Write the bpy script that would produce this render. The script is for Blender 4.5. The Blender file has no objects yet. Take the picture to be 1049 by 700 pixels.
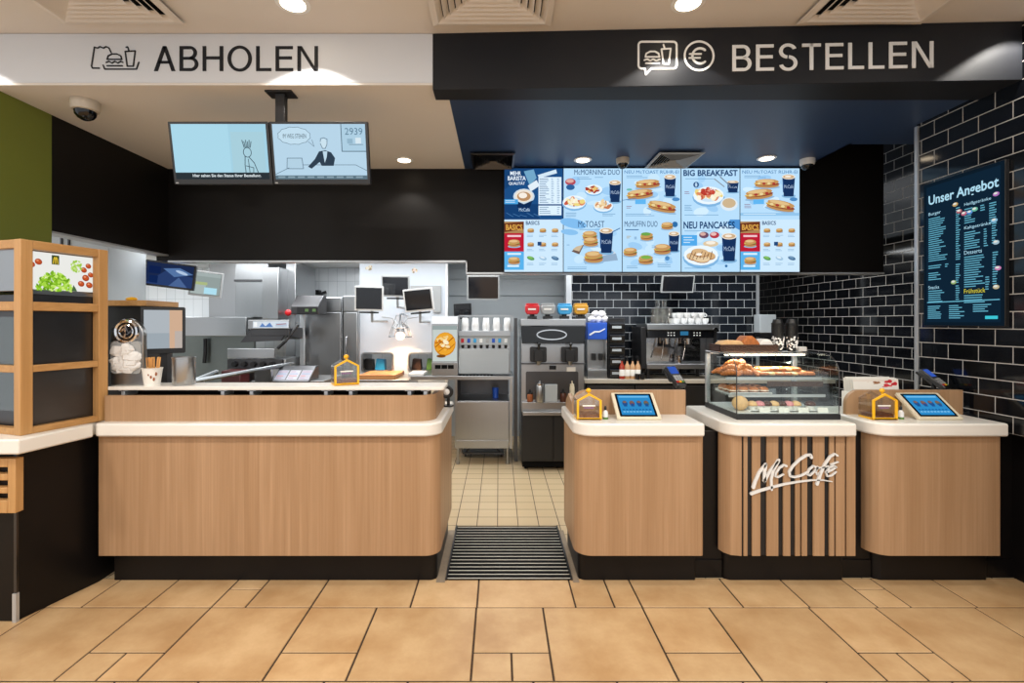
import bpy, math, random
from mathutils import Vector, Matrix
random.seed(11)
PI = math.pi
SC = bpy.context.scene
COL = SC.collection
F, VX, VY, EYE = 497.0, 511.0, 330.0, 1.72      # focal length (px of the 1049x700 frame), vanishing point, eye height (m)

def PX(px, Y): return (px - VX) * Y / F
def PZ(py, Y): return EYE - (py - VY) * Y / F

def lin(c):
    c /= 255.0
    return c / 12.92 if c <= 0.04045 else ((c + 0.055) / 1.055) ** 2.4
def rgb(h):
    h = h.lstrip('#')
    return tuple(lin(int(h[i:i + 2], 16)) for i in (0, 2, 4))

# ------------------------------------------------------------------ mesh builder
class MB:
    def __init__(s, M=None):
        s.v = []; s.f = []; s.m = []; s.M = M or Matrix(); s.mi = 0
    def add(s, vs, fs):
        n = len(s.v)
        s.v += [s.M @ Vector(v) for v in vs]
        for f in fs:
            s.f.append([i + n for i in f]); s.m.append(s.mi)
        return s
    def box(s, x0, x1, y0, y1, z0, z1):
        vs = [(x, y, z) for z in (z0, z1) for y in (y0, y1) for x in (x0, x1)]
        return s.add(vs, [(0, 2, 3, 1), (4, 5, 7, 6), (0, 1, 5, 4), (2, 6, 7, 3), (0, 4, 6, 2), (1, 3, 7, 5)])
    def prism(s, poly, a0, a1, axis='z'):
        def pt(p, a):
            return (p[0], p[1], a) if axis == 'z' else ((p[0], a, p[1]) if axis == 'y' else (a, p[0], p[1]))
        n = len(poly)
        vs = [pt(p, a0) for p in poly] + [pt(p, a1) for p in poly]
        fs = [list(range(n - 1, -1, -1)), list(range(n, 2 * n))]
        fs += [(i, (i + 1) % n, (i + 1) % n + n, i + n) for i in range(n)]
        return s.add(vs, fs)
    def cyl(s, p0, p1, r0, r1=None, n=16):
        r1 = r0 if r1 is None else r1
        p0, p1 = Vector(p0), Vector(p1)
        d = (p1 - p0).normalized()
        a = d.orthogonal().normalized(); b = d.cross(a)
        vs = []
        for p, r in ((p0, r0), (p1, r1)):
            vs += [p + (a * math.cos(2 * PI * i / n) + b * math.sin(2 * PI * i / n)) * r for i in range(n)]
        fs = [list(range(n - 1, -1, -1)), list(range(n, 2 * n))]
        fs += [(i, (i + 1) % n, (i + 1) % n + n, i + n) for i in range(n)]
        return s.add(vs, fs)
    def lathe(s, c, prof, n=20):
        vs = []; fs = []
        for r, z in prof:
            vs += [(c[0] + r * math.cos(2 * PI * i / n), c[1] + r * math.sin(2 * PI * i / n), c[2] + z) for i in range(n)]
        for k in range(len(prof) - 1):
            for i in range(n):
                j = (i + 1) % n
                fs.append((k * n + i, k * n + j, (k + 1) * n + j, (k + 1) * n + i))
        fs.append(list(range(n - 1, -1, -1))); fs.append([(len(prof) - 1) * n + i for i in range(n)])
        return s.add(vs, fs)
    def ball(s, c, rx, ry=None, rz=None, n=12, m=7, jit=0.0):
        ry = rx if ry is None else ry; rz = rx if rz is None else rz
        vs = [(c[0], c[1], c[2] - rz)]
        for k in range(1, m):
            t = PI * k / m - PI / 2
            for i in range(n):
                q = 1 + random.uniform(-jit, jit)
                vs.append((c[0] + q * rx * math.cos(t) * math.cos(2 * PI * i / n), c[1] + q * ry * math.cos(t) * math.sin(2 * PI * i / n), c[2] + q * rz * math.sin(t)))
        vs.append((c[0], c[1], c[2] + rz))
        fs = [(0, 1 + (i + 1) % n, 1 + i) for i in range(n)]
        for k in range(m - 2):
            for i in range(n):
                j = (i + 1) % n
                fs.append((1 + k * n + i, 1 + k * n + j, 1 + (k + 1) * n + j, 1 + (k + 1) * n + i))
        L = len(vs) - 1; b = 1 + (m - 2) * n
        fs += [(b + i, b + (i + 1) % n, L) for i in range(n)]
        return s.add(vs, fs)
    def tube(s, pts, r, n=8):
        for i in range(len(pts) - 1):
            s.cyl(pts[i], pts[i + 1], r, r, n)
        for p in pts[1:-1]:
            s.ball(p, r, n=8, m=5)
        return s
    def torus(s, c, R, r, axis='y', n=24, m=8):
        vs = []; fs = []
        for i in range(n):
            a = 2 * PI * i / n
            for j in range(m):
                b = 2 * PI * j / m
                q = R + r * math.cos(b); h = r * math.sin(b)
                p = {'y': (q * math.cos(a), h, q * math.sin(a)), 'z': (q * math.cos(a), q * math.sin(a), h), 'x': (h, q * math.cos(a), q * math.sin(a))}[axis]
                vs.append((c[0] + p[0], c[1] + p[1], c[2] + p[2]))
        for i in range(n):
            for j in range(m):
                fs.append((i * m + j, ((i + 1) % n) * m + j, ((i + 1) % n) * m + (j + 1) % m, i * m + (j + 1) % m))
        return s.add(vs, fs)
    def stroke(s, pts, w, y0, y1, w1=None):
        """a drawn line of width w (to w1) in the xz plane, y0..y1 thick"""
        k = len(pts) - 1
        for i in range(k):
            a, b = Vector(pts[i]), Vector(pts[i + 1])
            wa = w if w1 is None else w + (w1 - w) * i / k
            wb = w if w1 is None else w + (w1 - w) * (i + 1) / k
            d = (b - a)
            if d.length < 1e-6: continue
            nrm = Vector((-d.y, d.x)).normalized()
            s.prism([a + nrm * wa / 2, a - nrm * wa / 2, b - nrm * wb / 2, b + nrm * wb / 2], y0, y1, 'y')
        for i, p in enumerate(pts):
            wa = w if w1 is None else w + (w1 - w) * i / k
            s.prism([(p[0] + wa / 2 * math.cos(2 * PI * j / 10), p[1] + wa / 2 * math.sin(2 * PI * j / 10)) for j in range(10)], y0 + 2e-5, y1, 'y')
        return s

def rpoly(pts, n=8):
    """closed polygon; each point is (x, y, corner radius)"""
    out = []; k = len(pts)
    for i in range(k):
        p = Vector(pts[i][:2]); r = pts[i][2] if len(pts[i]) > 2 else 0
        if r <= 0: out.append(tuple(p)); continue
        a = (Vector(pts[i - 1][:2]) - p).normalized(); b = (Vector(pts[(i + 1) % k][:2]) - p).normalized()
        ang = a.angle(b); t = r / math.tan(ang / 2)
        c = p + (a + b).normalized() * (r / math.sin(ang / 2))
        s0 = p + a * t - c; s1 = p + b * t - c
        a0 = math.atan2(s0.y, s0.x); a1 = math.atan2(s1.y, s1.x); d = a1 - a0
        while d > PI: d -= 2 * PI
        while d < -PI: d += 2 * PI
        out += [(c.x + r * math.cos(a0 + d * j / n), c.y + r * math.sin(a0 + d * j / n)) for j in range(n + 1)]
    return out
def rrect(x0, x1, z0, z1, r, n=6):
    return rpoly([(x0, z0, r), (x1, z0, r), (x1, z1, r), (x0, z1, r)], n)

LOCAL = set()
def mesh(name, mb, mats, shift=None, smooth=35):
    me = bpy.data.meshes.new(name)
    sh = shift or Vector((0, 0, 0))
    me.from_pydata([v - sh for v in mb.v], [], mb.f)
    import bmesh
    b = bmesh.new(); b.from_mesh(me)
    bmesh.ops.recalc_face_normals(b, faces=b.faces); b.to_mesh(me); b.free()
    if not isinstance(mats, (list, tuple)): mats = [mats]
    for m in mats: me.materials.append(m)
    if len(mats) > 1:
        for p, i in zip(me.polygons, mb.m): p.material_index = i
    if smooth:
        me.shade_smooth(); me.set_sharp_from_angle(angle=math.radians(smooth))
    return me
def root_of(o):
    while o.parent: o = o.parent
    return o
def part(name, mb, mats, parent, bevel=0, label=None, smooth=35, kind=None):
    """one part; mb holds world coordinates unless the thing was declared local"""
    r = root_of(parent)
    o = bpy.data.objects.new(name, mesh(name, mb, mats, None if r.name in LOCAL else r.location.copy(), smooth))
    COL.objects.link(o); o.parent = parent
    if bevel: bev(o, bevel)
    if label: o['label'] = label
    if kind: o['kind'] = kind
    return o
def bev(o, w):
    m = o.modifiers.new('edge', 'BEVEL'); m.width = w; m.segments = 2; m.limit_method = 'ANGLE'; m.angle_limit = math.radians(40)
def thing(name, label, cat, loc=(0, 0, 0), rz=0, group=None, local=False):
    o = bpy.data.objects.new(name, None); COL.objects.link(o)
    o.empty_display_size = 0.05; o.location = loc; o.rotation_euler = (0, 0, rz)
    o['label'] = label; o['category'] = cat
    if group: o['group'] = group
    if local: LOCAL.add(o.name)
    return o
def solo(name, mb, mats, label, cat, loc=None, group=None, bevel=0, smooth=35, kind=None):
    if loc is None:
        xs = [v.x for v in mb.v]; ys = [v.y for v in mb.v]; zs = [v.z for v in mb.v]
        loc = ((min(xs) + max(xs)) / 2, (min(ys) + max(ys)) / 2, min(zs))
    loc = Vector(loc)
    o = bpy.data.objects.new(name, mesh(name, mb, mats, loc, smooth)); COL.objects.link(o)
    o.location = loc; o['label'] = label; o['category'] = cat
    if group: o['group'] = group
    if kind: o['kind'] = kind
    if bevel: bev(o, bevel)
    return o
def struct(name, mb, mats, bevel=0, parent=None, smooth=35):
    o = bpy.data.objects.new(name, mesh(name, mb, mats, None, smooth)); COL.objects.link(o)
    o['kind'] = 'structure'
    if parent: o.parent = parent
    if bevel: bev(o, bevel)
    return o
def dup(root, loc, rz=0, label=None, group=None):
    r = root.copy(); COL.objects.link(r); r.location = loc; r.rotation_euler = (0, 0, rz)
    if label: r['label'] = label
    if group: r['group'] = group
    for ch in list(root.children):
        c = ch.copy(); COL.objects.link(c); c.parent = r
        for g in list(ch.children):
            d = g.copy(); COL.objects.link(d); d.parent = c
    return r

# ------------------------------------------------------------------ flat pictures (screens, prints)
_txt = {}
def text_mesh(s, off=0.0, space=1.0):
    key = (s, off, space)
    if key not in _txt:
        cu = bpy.data.curves.new('txt', 'FONT'); cu.body = s; cu.offset = off; cu.resolution_u = 3; cu.space_character = space
        ob = bpy.data.objects.new('txt', cu); COL.objects.link(ob)
        bpy.context.view_layer.update()
        dg = bpy.context.evaluated_depsgraph_get()
        me = bpy.data.meshes.new_from_object(ob.evaluated_get(dg))
        vs = [(v.co.x, v.co.y) for v in me.vertices]; fs = [list(p.vertices) for p in me.polygons]
        bpy.data.objects.remove(ob); bpy.data.curves.remove(cu); bpy.data.meshes.remove(me)
        x0 = min(v[0] for v in vs); x1 = max(v[0] for v in vs); y0 = min(v[1] for v in vs); y1 = max(v[1] for v in vs)
        _txt[key] = ([((x - x0) / (x1 - x0), (y - y0) / (y1 - y0)) for x, y in vs], fs)
    return _txt[key]
def text_solid(mb, s, x0, x1, z0, z1, y0, y1, off=0.0, space=1.0):
    vs, fs = text_mesh(s, off, space)
    n = len(vs)
    A = [(x0 + (x1 - x0) * u, y0, z0 + (z1 - z0) * v) for u, v in vs]
    B = [(x, y1, z) for x, y, z in A]
    cnt = {}
    for f in fs:
        for i in range(len(f)):
            e = (f[i], f[(i + 1) % len(f)]); cnt[e] = 1
    side = [(a, b, b + n, a + n) for a, b in cnt if (b, a) not in cnt]
    return mb.add(A + B, [list(f) for f in fs] + [[i + n for i in reversed(f)] for f in fs] + side)

class Pic:
    """flat picture in its own pixel frame, y down; later marks lie a hair in front of earlier ones"""
    def __init__(s, pw, ph): s.pw, s.ph = pw, ph; s.v = []; s.f = []; s.c = []; s.d = 0
    def poly(s, pts, col):
        n = len(s.v); s.d += 1
        s.v += [(p[0], p[1], s.d) for p in pts]; s.f.append(list(range(n, n + len(pts)))); s.c.append(rgb(col)); return s
    def rect(s, x0, y0, x1, y1, col): return s.poly([(x0, y0), (x0, y1), (x1, y1), (x1, y0)], col)
    def ell(s, cx, cy, rx, ry, col, rot=0, n=16):
        c, q = math.cos(rot), math.sin(rot)
        return s.poly([(cx + rx * math.cos(2 * PI * i / n) * c - ry * math.sin(2 * PI * i / n) * q, cy + rx * math.cos(2 * PI * i / n) * q + ry * math.sin(2 * PI * i / n) * c) for i in range(n, 0, -1)], col)
    def line(s, pts, w, col):
        for a, b in zip(pts, pts[1:]):
            a, b = Vector(a), Vector(b); d = b - a
            if d.length < 1e-6: continue
            q = Vector((-d.y, d.x)).normalized() * w / 2; e = d.normalized() * w / 3
            s.poly([a + q - e, a - q - e, b - q + e, b + q + e], col)
        return s
    def text(s, t, x0, y0, x1, y1, col, off=0.0):
        vs, fs = text_mesh(t, off); n = len(s.v); s.d += 1
        s.v += [(x0 + (x1 - x0) * u, y1 - (y1 - y0) * v, s.d) for u, v in vs]
        for f in fs: s.f.append([i + n for i in f]); s.c.append(rgb(col))
        return s
    def build(s, name, mat, parent, origin, right, up, w, h, kind=None):
        """origin: top left corner (world); right, up: unit vectors"""
        right, up, origin = Vector(right), Vector(up), Vector(origin); nrm = right.cross(up).normalized()
        r = root_of(parent); sh = Vector((0, 0, 0)) if r.name in LOCAL else r.location
        me = bpy.data.meshes.new(name)
        me.from_pydata([origin - sh + right * (x / s.pw * w) - up * (y / s.ph * h) + nrm * (d * 3e-5) for x, y, d in s.v], [], s.f)
        at = me.color_attributes.new('Paint', 'FLOAT_COLOR', 'CORNER')
        for p, c in zip(me.polygons, s.c):
            flip = p.normal.dot(nrm) < 0
            for li in p.loop_indices: at.data[li].color = (*c, 1)
            if flip: p.flip()
        me.materials.append(mat)
        o = bpy.data.objects.new(name, me); COL.objects.link(o); o.parent = parent
        if kind: o['kind'] = kind
        return o
# ------------------------------------------------------------------ materials
def nt(name):
    m = bpy.data.materials.new(name); m.use_nodes = True
    t = m.node_tree; t.nodes.clear()
    out = t.nodes.new('ShaderNodeOutputMaterial')
    return m, t, out
def N(t, typ, **kw):
    n = t.nodes.new(typ)
    for k, v in kw.items():
        if hasattr(n, k): setattr(n, k, v)
        else: n.inputs[k].default_value = v
    return n
def L(t, a, b): t.links.new(a, b)
def bsdf(t, out, rough, metal=0.0, spec=0.5, coat=0.0):
    b = N(t, 'ShaderNodeBsdfPrincipled')
    b.inputs['Roughness'].default_value = rough; b.inputs['Metallic'].default_value = metal
    b.inputs['Specular IOR Level'].default_value = spec; b.inputs['Coat Weight'].default_value = coat
    L(t, b.outputs[0], out.inputs[0]); return b
def mixcol(t, fac, a, b):
    x = N(t, 'ShaderNodeMix', data_type='RGBA')
    L(t, fac, x.inputs[0])
    for s, v in ((6, a), (7, b)):
        if isinstance(v, tuple): x.inputs[s].default_value = (*v, 1)
        else: L(t, v, x.inputs[s])
    return x.outputs[2]
def objvec(t, sc=(1, 1, 1), off=(0, 0, 0)):
    c = N(t, 'ShaderNodeTexCoord'); m = N(t, 'ShaderNodeMapping')
    m.inputs['Scale'].default_value = sc; m.inputs['Location'].default_value = off
    L(t, c.outputs['Object'], m.inputs[0]); return m.outputs[0]
def pm(name, hx, rough=0.5, metal=0.0, var=0.06, scale=9.0, stretch=(1, 1, 1), spec=0.5, coat=0.0, rvar=0.0):
    """plain surface with a faint procedural mottle"""
    m, t, out = nt(name); b = bsdf(t, out, rough, metal, spec, coat)
    n = N(t, 'ShaderNodeTexNoise', Scale=scale, Detail=3.0); L(t, objvec(t, stretch), n.inputs['Vector'])
    c = rgb(hx); lo = tuple(x * (1 - var) for x in c); hi = tuple(min(1, x * (1 + var)) for x in c)
    L(t, mixcol(t, n.outputs[0], lo, hi), b.inputs['Base Color'])
    if rvar:
        r = N(t, 'ShaderNodeMapRange'); r.inputs[3].default_value = rough - rvar; r.inputs[4].default_value = rough + rvar
        L(t, n.outputs[0], r.inputs[0]); L(t, r.outputs[0], b.inputs['Roughness'])
    return m
def wood(name, c0, c1, c2, axis='z', rough=0.42, f=70):
    m, t, out = nt(name); b = bsdf(t, out, rough, 0, 0.4)
    s = {'z': (f, f, 0.9), 'x': (0.9, f, f), 'y': (f, 0.9, f)}[axis]
    s2 = tuple(q * (0.16 if q > 5 else 0.5) for q in s)
    n1 = N(t, 'ShaderNodeTexNoise', Scale=1.0, Detail=4.0, Roughness=0.65); L(t, objvec(t, s), n1.inputs['Vector'])
    n2 = N(t, 'ShaderNodeTexNoise', Scale=1.0, Detail=2.0); L(t, objvec(t, s2, (3, 5, 7)), n2.inputs['Vector'])
    r1 = N(t, 'ShaderNodeMapRange'); r1.inputs[1].default_value = 0.32; r1.inputs[2].default_value = 0.68; L(t, n1.outputs[0], r1.inputs[0])
    r2 = N(t, 'ShaderNodeMapRange'); r2.inputs[1].default_value = 0.35; r2.inputs[2].default_value = 0.65; L(t, n2.outputs[0], r2.inputs[0])
    a = mixcol(t, r2.outputs[0], rgb(c0), rgb(c1))
    hf = N(t, 'ShaderNodeMath', operation='MULTIPLY'); L(t, r1.outputs[0], hf.inputs[0]); hf.inputs[1].default_value = 0.6
    L(t, mixcol(t, hf.outputs[0], a, rgb(c2)), b.inputs['Base Color'])
    return m
def bricks(name, axes, w, h, mortar, c1, c2, cm, rough=0.12, offset=0.5, shift=(0, 0), bump=0.4, rm=0.8):
    """tiles laid in a wall's or floor's own plane"""
    m, t, out = nt(name); b = bsdf(t, out, rough, 0, 0.5)
    tc = N(t, 'ShaderNodeTexCoord'); sp = N(t, 'ShaderNodeSeparateXYZ'); L(t, tc.outputs['Object'], sp.inputs[0])
    cb = N(t, 'ShaderNodeCombineXYZ')
    for i, a in enumerate(axes):
        ad = N(t, 'ShaderNodeMath', operation='ADD'); L(t, sp.outputs['XYZ'.index(a)], ad.inputs[0]); ad.inputs[1].default_value = shift[i]
        L(t, ad.outputs[0], cb.inputs[i])
    k = N(t, 'ShaderNodeTexBrick', offset=offset, offset_frequency=2, squash=1.0)
    k.inputs['Scale'].default_value = 1; k.inputs['Brick Width'].default_value = w; k.inputs['Row Height'].default_value = h
    k.inputs['Mortar Size'].default_value = mortar; k.inputs['Mortar Smooth'].default_value = 0.15; k.inputs['Bias'].default_value = 0
    for s, c in (('Color1', c1), ('Color2', c2), ('Mortar', cm)): k.inputs[s].default_value = (*rgb(c), 1)
    L(t, cb.outputs[0], k.inputs['Vector']); L(t, k.outputs['Color'], b.inputs['Base Color'])
    r = N(t, 'ShaderNodeMapRange'); r.inputs[3].default_value = rough; r.inputs[4].default_value = rm
    L(t, k.outputs['Fac'], r.inputs[0]); L(t, r.outputs[0], b.inputs['Roughness'])
    if bump:
        inv = N(t, 'ShaderNodeMath', operation='SUBTRACT'); inv.inputs[0].default_value = 1; L(t, k.outputs['Fac'], inv.inputs[1])
        bp = N(t, 'ShaderNodeBump', Strength=bump, Distance=0.004); L(t, inv.outputs[0], bp.inputs['Height']); L(t, bp.outputs[0], b.inputs['Normal'])
    return m
def emit(name, hx, s):
    m, t, out = nt(name); e = N(t, 'ShaderNodeEmission'); e.inputs[0].default_value = (*rgb(hx), 1); e.inputs[1].default_value = s
    L(t, e.outputs[0], out.inputs[0]); return m
def paint_emit(name, s):
    m, t, out = nt(name); e = N(t, 'ShaderNodeEmission'); e.inputs[1].default_value = s
    a = N(t, 'ShaderNodeAttribute', attribute_name='Paint'); L(t, a.outputs[0], e.inputs[0]); L(t, e.outputs[0], out.inputs[0]); return m
def paint_print(name):
    m, t, out = nt(name); b = bsdf(t, out, 0.4); a = N(t, 'ShaderNodeAttribute', attribute_name='Paint'); L(t, a.outputs[0], b.inputs['Base Color']); return m
def glass(name, tint, refl=0.12, rough=0.02):
    m, t, out = nt(name)
    tr = N(t, 'ShaderNodeBsdfTransparent'); tr.inputs[0].default_value = (*rgb(tint), 1)
    g = N(t, 'ShaderNodeBsdfGlossy', Roughness=rough); fr = N(t, 'ShaderNodeLayerWeight'); fr.inputs[0].default_value = 0.5
    pw = N(t, 'ShaderNodeMath', operation='POWER'); L(t, fr.outputs['Facing'], pw.inputs[0]); pw.inputs[1].default_value = 4.0
    ml = N(t, 'ShaderNodeMath', operation='MULTIPLY'); L(t, pw.outputs[0], ml.inputs[0]); ml.inputs[1].default_value = 0.6
    ad = N(t, 'ShaderNodeMath', operation='ADD'); L(t, ml.outputs[0], ad.inputs[0]); ad.inputs[1].default_value = refl * 0.4
    mx = N(t, 'ShaderNodeMixShader'); L(t, ad.outputs[0], mx.inputs[0]); L(t, tr.outputs[0], mx.inputs[1]); L(t, g.outputs[0], mx.inputs[2])
    L(t, mx.outputs[0], out.inputs[0]); return m

M = {}
M['oak'] = wood('oak_laminate', '#B59270', '#A78462', '#937150', 'z')
M['oak_frame'] = wood('oak_solid', '#C79A64', '#B88A53', '#A17441', 'z', 0.4, 40)
M['oak_rail'] = wood('oak_solid_rail', '#C79A64', '#B88A53', '#A17441', 'y', 0.4, 40)
M['white_top'] = pm('white_solid_surface', '#E4E0D8', 0.28, var=0.02)
M['black_lam'] = pm('black_laminate', '#0F0D0D', 0.32, var=0.15, scale=4, spec=0.25)
M['black_mat'] = pm('black_plastic', '#151517', 0.4, var=0.1)
M['black_gloss'] = pm('black_gloss_plastic', '#0E0F12', 0.12, var=0.05)
M['black_wall'] = pm('black_paint', '#120F0D', 0.5, var=0.1, scale=3, spec=0.25)
M['black_ceil'] = pm('black_ceiling_screen_glow', '#2A3F62', 0.42, var=0.06, scale=3)  # blue glow of the menu screens put into the black ceiling's colour
M['black_fascia'] = pm('black_fascia_paint', '#191B20', 0.5, var=0.05, scale=3, spec=0.3)
M['white_fascia'] = pm('white_fascia_paint', '#CFD3D8', 0.55, var=0.02, scale=2)
M['ceil'] = pm('beige_ceiling_paint', '#D5CFC8', 0.75, var=0.02, scale=2)
M['ceil_white'] = pm('white_ceiling_paint', '#DADCDC', 0.7, var=0.02)
M['green'] = pm('olive_green_paint', '#6B7428', 0.6, var=0.06, scale=3)
M['steel'] = pm('brushed_steel', '#A9ABAD', 0.3, 1.0, var=0.03, scale=3, stretch=(14, 14, 1), rvar=0.04)
M['steel_h'] = pm('brushed_steel_lengthwise', '#A9ABAD', 0.3, 1.0, var=0.03, scale=3, stretch=(1, 14, 14), rvar=0.04)
M['steel_dark'] = pm('dark_steel', '#5A5A5C', 0.34, 1.0, var=0.12, scale=4, rvar=0.08)
M['steel_mid'] = pm('mid_steel', '#85898B', 0.34, 1.0, var=0.04, scale=3, stretch=(1, 14, 14), rvar=0.05)
M['chrome'] = pm('chrome', '#D8D8DA', 0.08, 1.0, var=0.02)
M['alu'] = pm('aluminium_trim', '#C4C8CC', 0.35, 0.6, var=0.03)
M['grey_pl'] = pm('grey_plastic', '#9A9C9C', 0.45, var=0.04)
M['beige_pl'] = pm('beige_plastic', '#B7AE9F', 0.45, var=0.04)
M['white_pl'] = pm('white_plastic', '#E2E3E2', 0.35, var=0.02)
M['cream_pl'] = pm('cream_plastic', '#D8CDB4', 0.4, var=0.03)
M['white_panel'] = pm('white_panel', '#C0C7CF', 0.4, var=0.02)
M['grey_panel'] = pm('grey_wall_panel', '#A9B0B4', 0.45, var=0.04)
M['paper'] = pm('paper', '#E9E6DF', 0.8, var=0.03)
M['yellow'] = pm('yellow_plastic', '#F2B61E', 0.3, var=0.04)
M['red'] = pm('red_plastic', '#C1161F', 0.3, var=0.05)
M['blue'] = pm('blue_plastic', '#1E4FB0', 0.3, var=0.05)
M['cyan'] = pm('cyan_plastic', '#2F95C9', 0.3, var=0.05)
M['amber'] = pm('mustard_plastic', '#C58D14', 0.3, var=0.05)
M['green_pl'] = pm('green_plastic', '#4E7A35', 0.4, var=0.08)
M['wicker'] = pm('wicker', '#3C2010', 0.6, var=0.5, scale=90)
M['crust'] = pm('pastry_crust', '#B5692E', 0.5, var=0.55, scale=45)
M['crust_dark'] = pm('dark_pastry_crust', '#8E4E22', 0.5, var=0.4, scale=45)
M['crust_pale'] = pm('pale_bread', '#DDB27C', 0.6, var=0.2, scale=40)
M['pink'] = pm('pink_icing', '#D98A8E', 0.35, var=0.1, scale=40)
M['icing'] = pm('white_icing', '#EBDCC8', 0.35, var=0.06, scale=30)
M['choc'] = pm('chocolate_icing', '#4A2413', 0.3, var=0.2, scale=30)
M['coins'] = pm('copper_coins', '#7A4A2E', 0.4, 0.5, var=0.6, scale=120)
M['stick'] = pm('pale_wood_stick', '#D9A05B', 0.6, var=0.15, scale=30)
M['syrup_red'] = pm('red_syrup', '#A23A2A', 0.2, var=0.1)
M['syrup_tan'] = pm('tan_syrup', '#C49A72', 0.2, var=0.1)
M['grout'] = pm('dark_grout', '#3A2B1D', 0.9, var=0.15, scale=30)
M['napkin'] = pm('white_tissue', '#D9D8D6', 0.8, var=0.06, scale=30)
M['rubber'] = pm('black_rubber', '#0A0A0A', 0.85, var=0.1, spec=0.15)
M['mat_strip'] = pm('light_mat_strip', '#D6CFC2', 0.4, 0.4, var=0.08, scale=20)
M['pane'] = glass('clear_glass', '#FAFEFD', 0.1)
M['acrylic'] = glass('clear_acrylic', '#FCFCFB', 0.2)
M['dome'] = pm('dark_dome', '#0A0A0C', 0.06, var=0.02)
M['screen_off'] = pm('dark_screen', '#17191E', 0.1, var=0.02)
M['blk_tile_y'] = bricks('black_tiles_reflection_tint', 'XZ', 0.2252, 0.1126, 0.0035, '#0A0C10', '#1C2128', '#A9ACAE', 0.1)  # soft reflections on the back wall put into lighter tile colours
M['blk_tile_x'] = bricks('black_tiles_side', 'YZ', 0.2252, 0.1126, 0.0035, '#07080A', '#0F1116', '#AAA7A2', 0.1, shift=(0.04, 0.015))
M['wht_tile_y'] = bricks('white_tiles', 'XZ', 0.15, 0.3, 0.0025, '#E8ECEF', '#E0E5E9', '#A9B0B5', 0.15, offset=0.0, bump=0.2)
M['wht_tile_x'] = bricks('white_tiles_side', 'YZ', 0.15, 0.3, 0.0025, '#E8ECEF', '#E0E5E9', '#A9B0B5', 0.15, offset=0.0, bump=0.2)
M['kit_floor'] = bricks('sand_quarry_tiles', 'XY', 0.175, 0.175, 0.0035, '#C6B08C', '#BDA682', '#4A4034', 0.35, offset=0.0, shift=(0.361, -4.28), bump=0.3)
M['lamp_on'] = emit('lamp_glow', '#FFE9C8', 9.0)
M['screen'] = paint_emit('lit_screen', 0.95)
M['print'] = paint_print('printed_picture')
M['backlit'] = paint_emit('backlit_print', 0.85)
M['heat'] = emit('heat_lamp_glow', '#FFC890', 12.0)

def tile_floor():
    m, t, out = nt('sandstone_floor_tile'); b = bsdf(t, out, 0.36, 0, 0.4)
    n = N(t, 'ShaderNodeTexNoise', Scale=3.2, Detail=6.0, Roughness=0.6); L(t, objvec(t), n.inputs['Vector'])
    n2 = N(t, 'ShaderNodeTexNoise', Scale=55.0, Detail=3.0); L(t, objvec(t), n2.inputs['Vector'])
    r = N(t, 'ShaderNodeMapRange'); r.inputs[1].default_value = 0.33; r.inputs[2].default_value = 0.67; L(t, n.outputs[0], r.inputs[0])
    a = mixcol(t, r.outputs[0], rgb('#B38F64'), rgb('#D0B186'))
    q = N(t, 'ShaderNodeMath', operation='MULTIPLY'); L(t, n2.outputs[0], q.inputs[0]); q.inputs[1].default_value = 0.25
    a = mixcol(t, q.outputs[0], a, rgb('#B08050'))
    g = N(t, 'ShaderNodeNewGeometry'); h = N(t, 'ShaderNodeHueSaturation'); v = N(t, 'ShaderNodeMapRange')
    v.inputs[3].default_value = 0.9; v.inputs[4].default_value = 1.06
    L(t, g.outputs['Random Per Island'], v.inputs[0]); L(t, v.outputs[0], h.inputs['Value']); L(t, a, h.inputs['Color'])
    L(t, h.outputs[0], b.inputs['Base Color'])
    rr = N(t, 'ShaderNodeMapRange'); rr.inputs[3].default_value = 0.28; rr.inputs[4].default_value = 0.5; L(t, n.outputs[0], rr.inputs[0]); L(t, rr.outputs[0], b.inputs['Roughness'])
    return m
M['floor_tile'] = tile_floor()
# ------------------------------------------------------------------ dimensions
ZC = 3.277                       # low ceiling over the counters
ZF = 3.62                        # dining room ceiling
YB = 3.22                        # front of the beam
YH = 4.93                        # header wall behind the counters
XL = -3.36                       # left wall
XN = 3.30                        # tiled wall beside the counters
XR = 4.28                        # tiled wall of the kitchen
ZK = 2.62                        # kitchen ceiling
YK = 8.1                         # back wall of the kitchen

# ---- floor: sandstone tiles laid in a 60/40/20 pattern
fl = MB(); fl.mi = 1
fl.box(-6.2, 6.2, -3.5, 3.26, -0.05, -0.004); fl.mi = 0
def ftile(x0, x1, y0, y1, g=0.0037, c=0.004, z=0.0):
    a = (x0 + g, y0 + g, x1 - g, y1 - g)
    vs = [(a[0], a[1], -0.006), (a[2], a[1], -0.006), (a[2], a[3], -0.006), (a[0], a[3], -0.006),
          (a[0] + c, a[1] + c, z), (a[2] - c, a[1] + c, z), (a[2] - c, a[3] - c, z), (a[0] + c, a[3] - c, z)]
    fl.add(vs, [(4, 5, 6, 7), (0, 1, 5, 4), (1, 2, 6, 5), (2, 3, 7, 6), (3, 0, 4, 7)])
row1 = [-6.1, -5.5, -5.1, -4.5, -3.9, -3.5, -2.92, -2.52, -2.135, -1.735, -1.53, -1.135, -0.535, -0.132, 0.465, 0.70, 0.866, 1.477, 1.877, 2.288, 2.489, 2.89, 3.49, 3.89, 4.49, 5.1, 5.5, 6.1]
for a, b in zip(row1, row1[1:]):
    if abs(a + 1.735) < .01 or abs(a - 2.288) < .01:
        ftile(a, b, 2.924, 3.124); ftile(a, b, 3.124, 3.255)
    else: ftile(a, b, 2.924, 3.255)
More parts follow.
